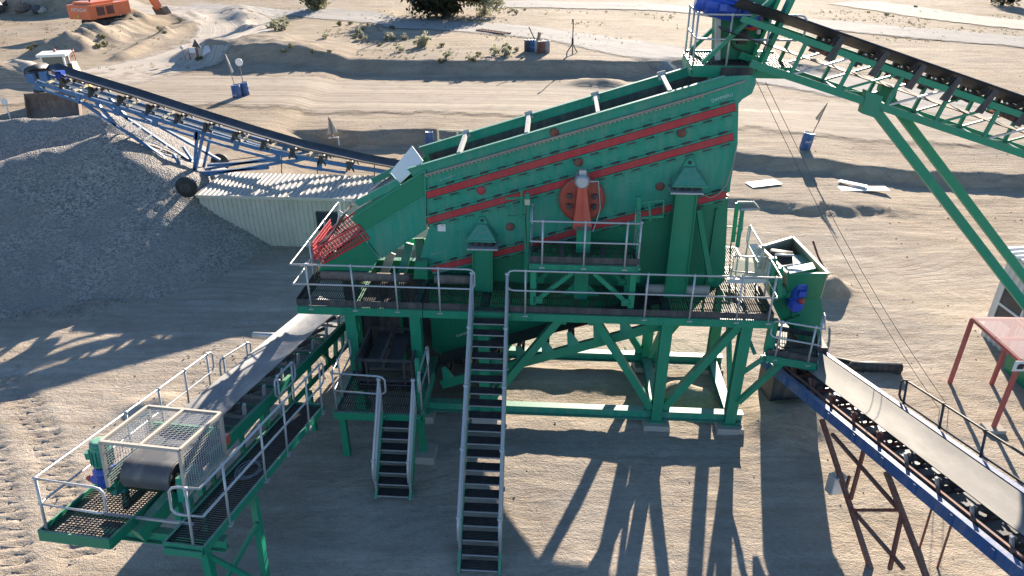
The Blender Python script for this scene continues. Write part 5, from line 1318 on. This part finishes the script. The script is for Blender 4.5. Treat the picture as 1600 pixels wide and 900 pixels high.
MB().tube(EX(-2.2, .4, 2.7), EX(-2.2, .4, 3.3), .08, 8).build('exhaust', BLK, ex_)
bm = [(1.6, 1.8), (2.4, 3.0), (4.3, 3.9), (6.6, 3.4), (6.7, 3.0), (4.5, 3.2), (3.2, 2.6), (2.3, 1.5)]
MB().prism([EX(f, -.25, z) for f, z in bm], hs*.6).build('boom', EXO, ex_)
MB().prism([EX(f, -.2, z) for f, z in [(6.1, 3.9), (6.9, 3.6), (8.0, 1.4), (7.9, .9), (7.4, 1.0), (6.2, 2.9)]], hs*.5).build('arm', EXO, ex_)
MB().tube(EX(3.0, .02, 3.7), EX(6.1, .02, 4.0), .12, 8).tube(EX(2.2, .3, 1.7), EX(4.2, .3, 3.5), .11, 8).build('ram', GAL, ex_)
MB().prism([EX(f, -.7, z) for f, z in [(7.5, 1.2), (8.4, 1.3), (8.9, .5), (8.3, -.3), (7.4, -.2), (7.9, .4)]], hs*1.4).build('bucket', BRW, ex_)
# machine at the left edge
yb_ = gt(4, 19); yv = thing('yellow_machine', 'yellow framed machine cut off by left edge beyond far berm', 'machine', yb_)
MB().box(yb_+V3((-.8, 0, 1.0)), 2.4, 1.6, .7).build('body', STL, yv); MB().bar(yb_+V3((.7, -.8, .5)), yb_+V3((-.3, -.8, 2.9)), .3, .2, Y).bar(yb_+V3((-.3, -.8, 2.9)), yb_+V3((-2, -.8, 3.0)), .3, .2, Y).build('arm', YEL, yv)
for x in (-1.7, .3): MB().lathe(yb_+V3((x, -1.0, .55)), Y, [(.2, 0), (.55, .03), (.55, .4), (.2, .43)], 18).build('wheel', TYR, yv)
b = MB()
for i in range(5): b.bar(yb_+V3((-2.0, -.82, 1.4+i*.22)), yb_+V3((.1, -.82, 1.4+i*.22)), .04, .05, Z)
b.build('grille', GAL, yv)
# ================================================================== DRUMS AND SIGNS
def drum(c, lab, m=BLU, h=.88, r=.29, tilt=(0, 0), group='blue drums marking the road', cat='drum', name='blue_drum'):
    ax = V3((tilt[0], tilt[1], 1)).normalized()
    b = MB().lathe(c, ax, [(r*.96, 0), (r, .02), (r, h*.32), (r*1.04, h*.34), (r, h*.36), (r, h*.64), (r*1.04, h*.66), (r, h*.68), (r, h-.02), (r*.96, h), (r*.92, h-.02), (.02, h-.03)], 20)
    return b.build(name, m, None, lab, cat, group), c+ax*h
c = gt(371, 153); o, tp_ = drum(c, 'left front blue drum holding a white pennant pole beside the road'); 
text_part('SALE', .17, c+V3((-.26, -.305, .2)), X, Z, WHT, o)
f = thing('pennant_pole', 'slim pole with narrow white pennant standing in the front blue drum', 'marker', tp_); MB().tube(tp_-Z*.3, tp_+V3((-.28, 0, 1.85)), .025, 6).build('pole', WOOD, f)
MB().prism([tp_+V3((-.05, 0, .75)), tp_+V3((.06, 0, .85)), tp_+V3((-.27, 0, 1.95))], Y*.03).build('flag', WHT, f)
c2 = gt(379, 151)+V3((.1, .3, 0)); o, tp_ = drum(c2, 'right rear blue drum with white edge holding a round sign')
f = thing('round_sign', 'white oval sign disc on a wooden stick in the rear blue drum', 'sign', tp_); MB().tube(tp_-Z*.3, tp_+V3((-.05, 0, .95)), .03, 6).build('pole', WOOD, f)
MB().lathe(tp_+V3((-.05, .02, 1.3)), -Y, [(.25, 0), (.25, .03)], 20).build('disc', WHT, f)
c = gt(1257, 233); o, tp_ = drum(c, 'single blue drum with white mark holding a leaning pennant right of the tower', tilt=(.12, 0)); text_part('SALE', .14, c+V3((-.15, -.31, .42)), X, Z, WHT, o)
f = thing('pennant_pole', 'slim dark pole with folded pennant leaning right out of single blue drum', 'marker', tp_); e = tp_+V3((.62, 0, 1.6)); MB().tube(tp_+V3((.1, 0, -.3)), e, .022, 6).build('pole', RST, f)
MB().prism([e, tp_.lerp(e, .42)+V3((-.12, 0, .1)), tp_.lerp(e, .42)], Y*.02).prism([e, tp_.lerp(e, .35)+V3((.14, -.02, -.06)), tp_.lerp(e, .45)+V3((.02, -.02, 0))], Y*.02).build('flag', HNDG, f)
drum(gt(672, 232)+V3((0, 0, 0)), 'blue drum peeping out behind the upper left end of the screen', h=1.0, r=.22)
f = thing('rear_rail', 'pale rail with posts behind the upper edge of the screen', 'rail', gt(700, 225)); a, c = ony(684, 203, 33), ony(760, 206, 33)
MB().bar(a, c, .06, .06, Z).bar(a-Z*.5, c-Z*.5, .05, .05, Z).build('rail', CRM, f)
for t in (0, .4, .8): MB().bar(a.lerp(c, t), a.lerp(c, t)-Z*1.4, .08, .08, X).build('post', CRM, f)
# triangular road sign seen from behind
c = gt(523, 228); f = thing('warning_sign', 'grey backed triangular sign on a thick post against the shaded bank', 'sign', c); MB().bar(c-Z*.2, c+V3((-.15, 0, 1.65)), .09, .07, Y).build('post', WOOD, f)
MB().prism([c+V3((-.36, .06, .65)), c+V3((.24, .06, .78)), c+V3((-.14, .06, 1.75))], Y*.02).build('sign_face', GAL, f)
MB().path([c+V3((-.3, .0, .45)), c+V3((.25, .0, .5)), c+V3((.32, 0, -.6))], .05).build('bent_bar', WHT, f)
# sign group at the road bend
c = gt(311, 92); f = thing('warning_sign', 'dark backed triangular sign on a post at the haul road bend', 'sign', c); MB().bar(c-Z*.2, c+Z*1.5, .06, .06, X).build('post', RST, f); MB().prism([c+V3((-.36, -.06, .95)), c+V3((.36, -.06, .9)), c+V3((0, -.06, 1.6))], Y*.03).build('sign_face', STL, f)
c = gt(299, 94); f = thing('notice_board', 'small white rectangular board on two posts at the road bend', 'sign', c)
for dx in (-.05, .55): MB().bar(c+X*dx-Z*.2, c+X*dx+Z*1.0, .06, .06, X).build('post', RST, f)
MB().box(c+V3((.25, -.06, .8)), .52, .03, .4).build('board', WHT, f)
c = gt(291, 94); f = thing('speed_sign', 'tiny round sign on thin leaning post left of the white board', 'sign', c); MB().tube(c-Z*.2, c+V3((-.15, 0, 1.0)), .025, 6).build('post', RST, f); MB().lathe(c+V3((-.16, -.02, 1.0)), -Y, [(.15, 0), (.15, .03)], 14).build('disc', GAL, f)
c = gt(324, 88); MB().prism([c+V3((-.45, 0, .02)), c+V3((.45, 0, .02)), c+V3((.18, .25, .8)), c+V3((-.18, .25, .8))], Y*.04).build('leaning_panel', GAL, None, 'pale blue grey panel propped up right of the triangular sign', 'panel')
c = gt(18, 190); f = thing('speed_sign', 'small white disc sign on white post behind the left gravel heap', 'sign', c); MB().tube(c-Z*.2, c+Z*1.15, .035, 6).build('post', WHT, f); MB().lathe(c+V3((0, -.04, 1.2)), -Y, [(.19, 0), (.19, .03)], 16).build('disc', WHT, f)
# barrels and tripod on the berm top
cols = [(STL, 825, 80, 'dark grey barrel at the left end of the barrel cluster'), (BLU, 831, 80, 'dark blue barrel second from left in the barrel cluster'), (BLS, 836, 80, 'teal blue barrel in the middle of the barrel cluster'), (paint('pale_barrel', (.4, .38, .36)), 841, 81, 'pale barrel right of middle in the barrel cluster'), (RST, 845, 83, 'dark red barrel at the front of the barrel cluster'), (paint('grey_barrel', (.25, .25, .26)), 853, 82, 'grey barrel at the right end of the barrel cluster')]
for m_, x, y, lab in cols: drum(gt(x, y), lab, m_, .95, .32, group='barrels clustered on the plateau', name='steel_barrel')
c = gt(841, 80); MB().path([c+V3((-.3, .2, .9)), c+V3((-.7, .2, 1.7)), c+V3((-.8, .2, 1.9))], .05).path([c+V3((.0, .2, .9)), c+V3((.1, .2, 1.5))], .14).build('scrap_bundle', WOOD, None, 'sticks and scrap poking out above the barrel cluster', 'scrap')
c = gt(894, 83); f = thing('tripod_stand', 'dark thin upright stand on three splayed legs beyond the bank', 'stand', c)
MB().tube(c+Z*.6, c+Z*1.2, .09, 8).tube(c+Z*1.2, c+Z*2.5, .045, 8).box(c+Z*2.55+X*-.05, .12, .1, .25).build('mast', BLK, f)
for a in (0, 2.1, 4.2): MB().tube(c+Z*.7, c+V3((.5*math.cos(a+.5), .5*math.sin(a+.5), 0)), .045, 6).build('leg', BLK, f)
c0, c1 = gt(744, 49), gt(788, 55); f = thing('old_ladder', 'rusty ladder shaped frame lying flat beside the gravel road', 'ladder', c0); dd = (c1-c0).normalized(); nn = V3((-dd.y, dd.x, 0))
b = MB().bar(c0+Z*.12, c1+Z*.12, .1, .1, Z).bar(c0+nn*.9+Z*.12, c1+nn*.9+Z*.12, .1, .1, Z)
for i in range(10): b.bar(c0.lerp(c1, i/9)+Z*.15, c0.lerp(c1, i/9)+nn*.9+Z*.15, .08, .08, Z)
b.build('frame', RST, f)
# ================================================================== ROCKS
def rock(c, r, lab, m=CON, group=None, name='rock'):
    b = MB(); vs = []; n = 8
    rows = []
    for i in range(6):
        ph = math.pi*i/5; rows.append([c+V3((math.sin(ph)*math.cos(2*math.pi*k/n), math.sin(ph)*math.sin(2*math.pi*k/n), .75*math.cos(ph)+.4))*r*(1+.35*noise.noise(V3((i*1.3+c.x, k*.9, c.y)))) for k in list(range(n))+[0]])
    return MB().grid(rows, False).build(name, m, None, lab, 'rock', group)
rock(gt(36, 17), .9, 'larger grey boulder on far ground left of the excavator', BRW); rock(gt(60, 20), .7, 'smaller dark boulder beside the larger one left of the excavator', STL); rock(gt(66, 20), .55, 'pale boulder touching the dark boulder left of the excavator', CON)
# loose stones strewn over the yard
b = MB(); rnd = random.Random(3)
for i in range(5200):
    y = 8+rnd.random()**1.6*50; x = (rnd.random()*2-1)*(6+.8*y)
    if i < 500: x, y = rnd.gauss(-7.6, 1.8), rnd.gauss(17.2, 1.3)
    if 1500 <= i < 2300:
        x = rnd.uniform(-25, 30); tb = (L2, L3, L1)[i % 3]; y = interp(tb, x)+rnd.gauss(-.2, .35)
    if 500 <= i < 1500:
        q = gz(rnd.uniform(0, 390), 0, 0) if False else gz(rnd.uniform(-20, 400), 486-max(0, (rnd.random()-.0))*0, 0); fx = rnd.uniform(-20, 385); fy = interp([(-20, 488), (100, 485), (200, 461), (300, 431), (372, 385)], fx)+rnd.gauss(4, 7); q = gz(fx, fy, 0); x, y = q.x, q.y
    r = rnd.choice((.012, .015, .02, .02, .03, .05))*(1+.02*y)*(1.9 if 500 <= i < 1500 else 1); z = terr(x, y)
    pts = [V3((x, y, z))+V3((math.cos(a+rnd.random()), math.sin(a+rnd.random()), 0))*r*rnd.uniform(.7, 1.2) for a in (0, 1.57, 3.14, 4.71)]
    b.add([p-Z*.02 for p in pts]+[V3((x+r*.2, y, z+r*rnd.uniform(.25, .55)))], [(0, 1, 4), (1, 2, 4), (2, 3, 4), (3, 0, 4)])
b.build('scattered_stones', paint('stone', (.22, .18, .14), .95, .5, .4), None, kind='stuff')
# ================================================================== PLANTS
def leafmat(name, c, c2):
    t = NT(name); t.col(t.mix(t.ramp(t.noise(1.3, 3, .6), .35, .7), c, c2)); t.rough(.8); t.b.inputs['Specular IOR Level'].default_value = .15
    tl = t.n('ShaderNodeBsdfTranslucent'); tl.inputs[0].default_value = (*c2, 1); mx = t.n('ShaderNodeMixShader'); mx.inputs[0].default_value = .45
    t.l(t.b.outputs[0], mx.inputs[1]); t.l(tl.outputs[0], mx.inputs[2]); t.l(mx.outputs[0], t.t.nodes['Material Output'].inputs[0]); return t.m
SCR = leafmat('pale_scrub_leaves', (.26, .25, .17), (.38, .37, .26)); SCG = leafmat('grey_green_leaves', (.14, .145, .08), (.21, .205, .12)); DKG = leafmat('dark_tree_leaves', (.030, .034, .022), (.062, .066, .038))
BRK = paint('bark', (.09, .07, .055), .9, .3, .4)
def leafcloud(rng, c, rx, ry, rz, n, sz, clumps):
    b = MB(); cl = []
    for i in range(clumps):
        a, u = rng.random()*6.283, rng.random()*2-1; q = rng.random()**.4; s_ = math.sqrt(1-u*u)
        cl.append((V3((rx*q*s_*math.cos(a), ry*q*s_*math.sin(a), rz*q*u)), rng.uniform(.16, .34)))
    for i in range(n):
        p, rr = rng.choice(cl); o = V3((rng.gauss(0, 1)*rx, rng.gauss(0, 1)*ry, rng.gauss(0, 1)*rz))*rr*.7
        q = c+p+o
        d1 = V3((rng.uniform(-1, 1), rng.uniform(-1, 1), rng.uniform(-1, 1))).normalized(); d2 = d1.orthogonal().normalized(); s_ = sz*rng.uniform(.6, 1.4)
        b.add([q-d1*s_, q+d2*s_*.5, q+d1*s_, q-d2*s_*.5], [(0, 1, 2, 3)])
    return b
def tree(px, py, hgt, rad, name, lab, m, n, sz, trunk=.25, base=None):
    rng = random.Random(int(px*7+py)); c = gt(px, py); t = thing(name, lab, 'tree', c)
    b = MB().tube(c-Z*.2, c+V3((.1, 0, hgt*.35)), trunk, 8, trunk*.7)
    for i in range(7):
        a = rng.random()*6.28; b.tube(c+Z*hgt*rng.uniform(.15, .4), c+V3((math.cos(a)*rad*.7, math.sin(a)*rad*.7, hgt*rng.uniform(.5, .85))), trunk*.4, 6, trunk*.12)
    b.build('trunk', BRK, t); leafcloud(rng, c+Z*hgt*.37, rad*.72, rad*.72, hgt*.33, n, sz, 46).build('crown', m, t)
tree(697, 25, 8.5, 6.2, 'dark_tree', 'broad dark tree cut by the top edge beside the gravel road', DKG, 15000, .28, .5)
tree(497, 15, 7.5, 2.8, 'dark_tree', 'small grey tree at top edge left of the broad dark tree', SCG, 6000, .2, .25)
tree(757, 24, 5.0, 3.2, 'dark_tree', 'sparse light bush leaning at the right side of broad dark tree', SCR, 1600, .2, .15)
tree(1566, 8, 5.5, 2.6, 'dark_tree', 'small dark shrub tree at top right corner', DKG, 4000, .2, .2)
sh_spots = [(420, 45), (428, 48), (434, 42), (438, 48), (445, 40), (443, 47), (510, 60), (554, 60), (560, 54), (568, 65), (565, 48), (594, 71), (612, 62), (607, 63), (632, 62), (613, 46), (625, 81), (660, 72), (654, 74), (691, 73), (666, 72), (698, 90), (733, 94), (748, 86), (773, 85), (794, 84), (790, 88), (795, 20), (800, 17), (806, 22), (790, 14), (820, 16), (455, 75), (515, 81), (488, 83), (443, 81), (807, 80), (1385, 24), (1395, 26), (1357, 20), (1420, 36), (1430, 12), (530, 40), (548, 38), (575, 40), (47, 78), (55, 74), (155, 75), (165, 72), (160, 60), (250, 48), (258, 52), (283, 34), (311, 94), (740, 96), (690, 98)]
protos = []
rng = random.Random(11)
for k, (m_, n) in enumerate([(SCR, 260), (SCG, 240), (SCR, 200), (SCG, 180)]):
    b = leafcloud(rng, V3((0, 0, .35)), .5, .45, .38, n*2, .075, 14)
    for i in range(8): a = rng.random()*6.28; b.tube(V3((0, 0, -.05)), V3((math.cos(a)*.35, math.sin(a)*.35, rng.uniform(.3, .6))), .015, 4)
    me = b.build('tmp', m_); protos.append(me.data); off = V3(me.location); bpy.data.objects.remove(me)
plab = ['pale rounded dry shrub on the sandy plateau', 'small grey green shrub low on the dry ground', 'small pale tufted bush on the dry ground', 'dark green low bush at a bank edge']
for i, (x, y) in enumerate(sh_spots):
    pale = i < 30 and i % 4 != 3
    k = (0 if i % 2 else 2) if pale else (1 if i % 2 else 3)
    c = gt(x, y); s_ = rng.uniform(.6, 1.15)*(1.05 if pale else .6)
    o = bpy.data.objects.new('dry_shrub', protos[k]); COL.objects.link(o); o.location = c-Z*.05; o.scale = (s_, s_, s_*rng.uniform(.8, 1.2)); o.rotation_euler = (0, 0, rng.random()*6.28)
    tag(o, plab[k], 'shrub', ['pale dry shrubs on the plateau', 'grey green shrubs on dry ground', 'pale tufted bushes on dry ground', 'dark green low bushes'][k])
# sparse dry ground cover on the far plain
b = MB(); rnd = random.Random(5)
for i in range(2600):
    if i < 1300: px, py = rnd.uniform(380, 1060), rnd.uniform(2, 92)
    elif i < 2000: px, py = rnd.uniform(1230, 1600), rnd.uniform(0, 45)
    else: px, py = rnd.uniform(0, 420), rnd.uniform(0, 100)
    d = ray(px, py); q = CAM+d*((1.8-CAMH)/d.z)
    if n3(q.x, q.y, .12, 4) < .05: continue
    z = terr(q.x, q.y); c = V3((q.x, q.y, z)); s_ = rnd.uniform(.05, .14)*(1+q.y/200)
    for j in range(6):
        a = rnd.random()*6.28; e = V3((math.cos(a), math.sin(a), 0)); p = c+e*s_*.5
        b.add([p-e*s_*.3, p+V3((-e.y, e.x, 0))*s_*.4, p+e*s_*.4+Z*s_*rnd.uniform(.5, 1.3)], [(0, 1, 2)])
b.build('dry_ground_cover', SCG, None, kind='stuff')
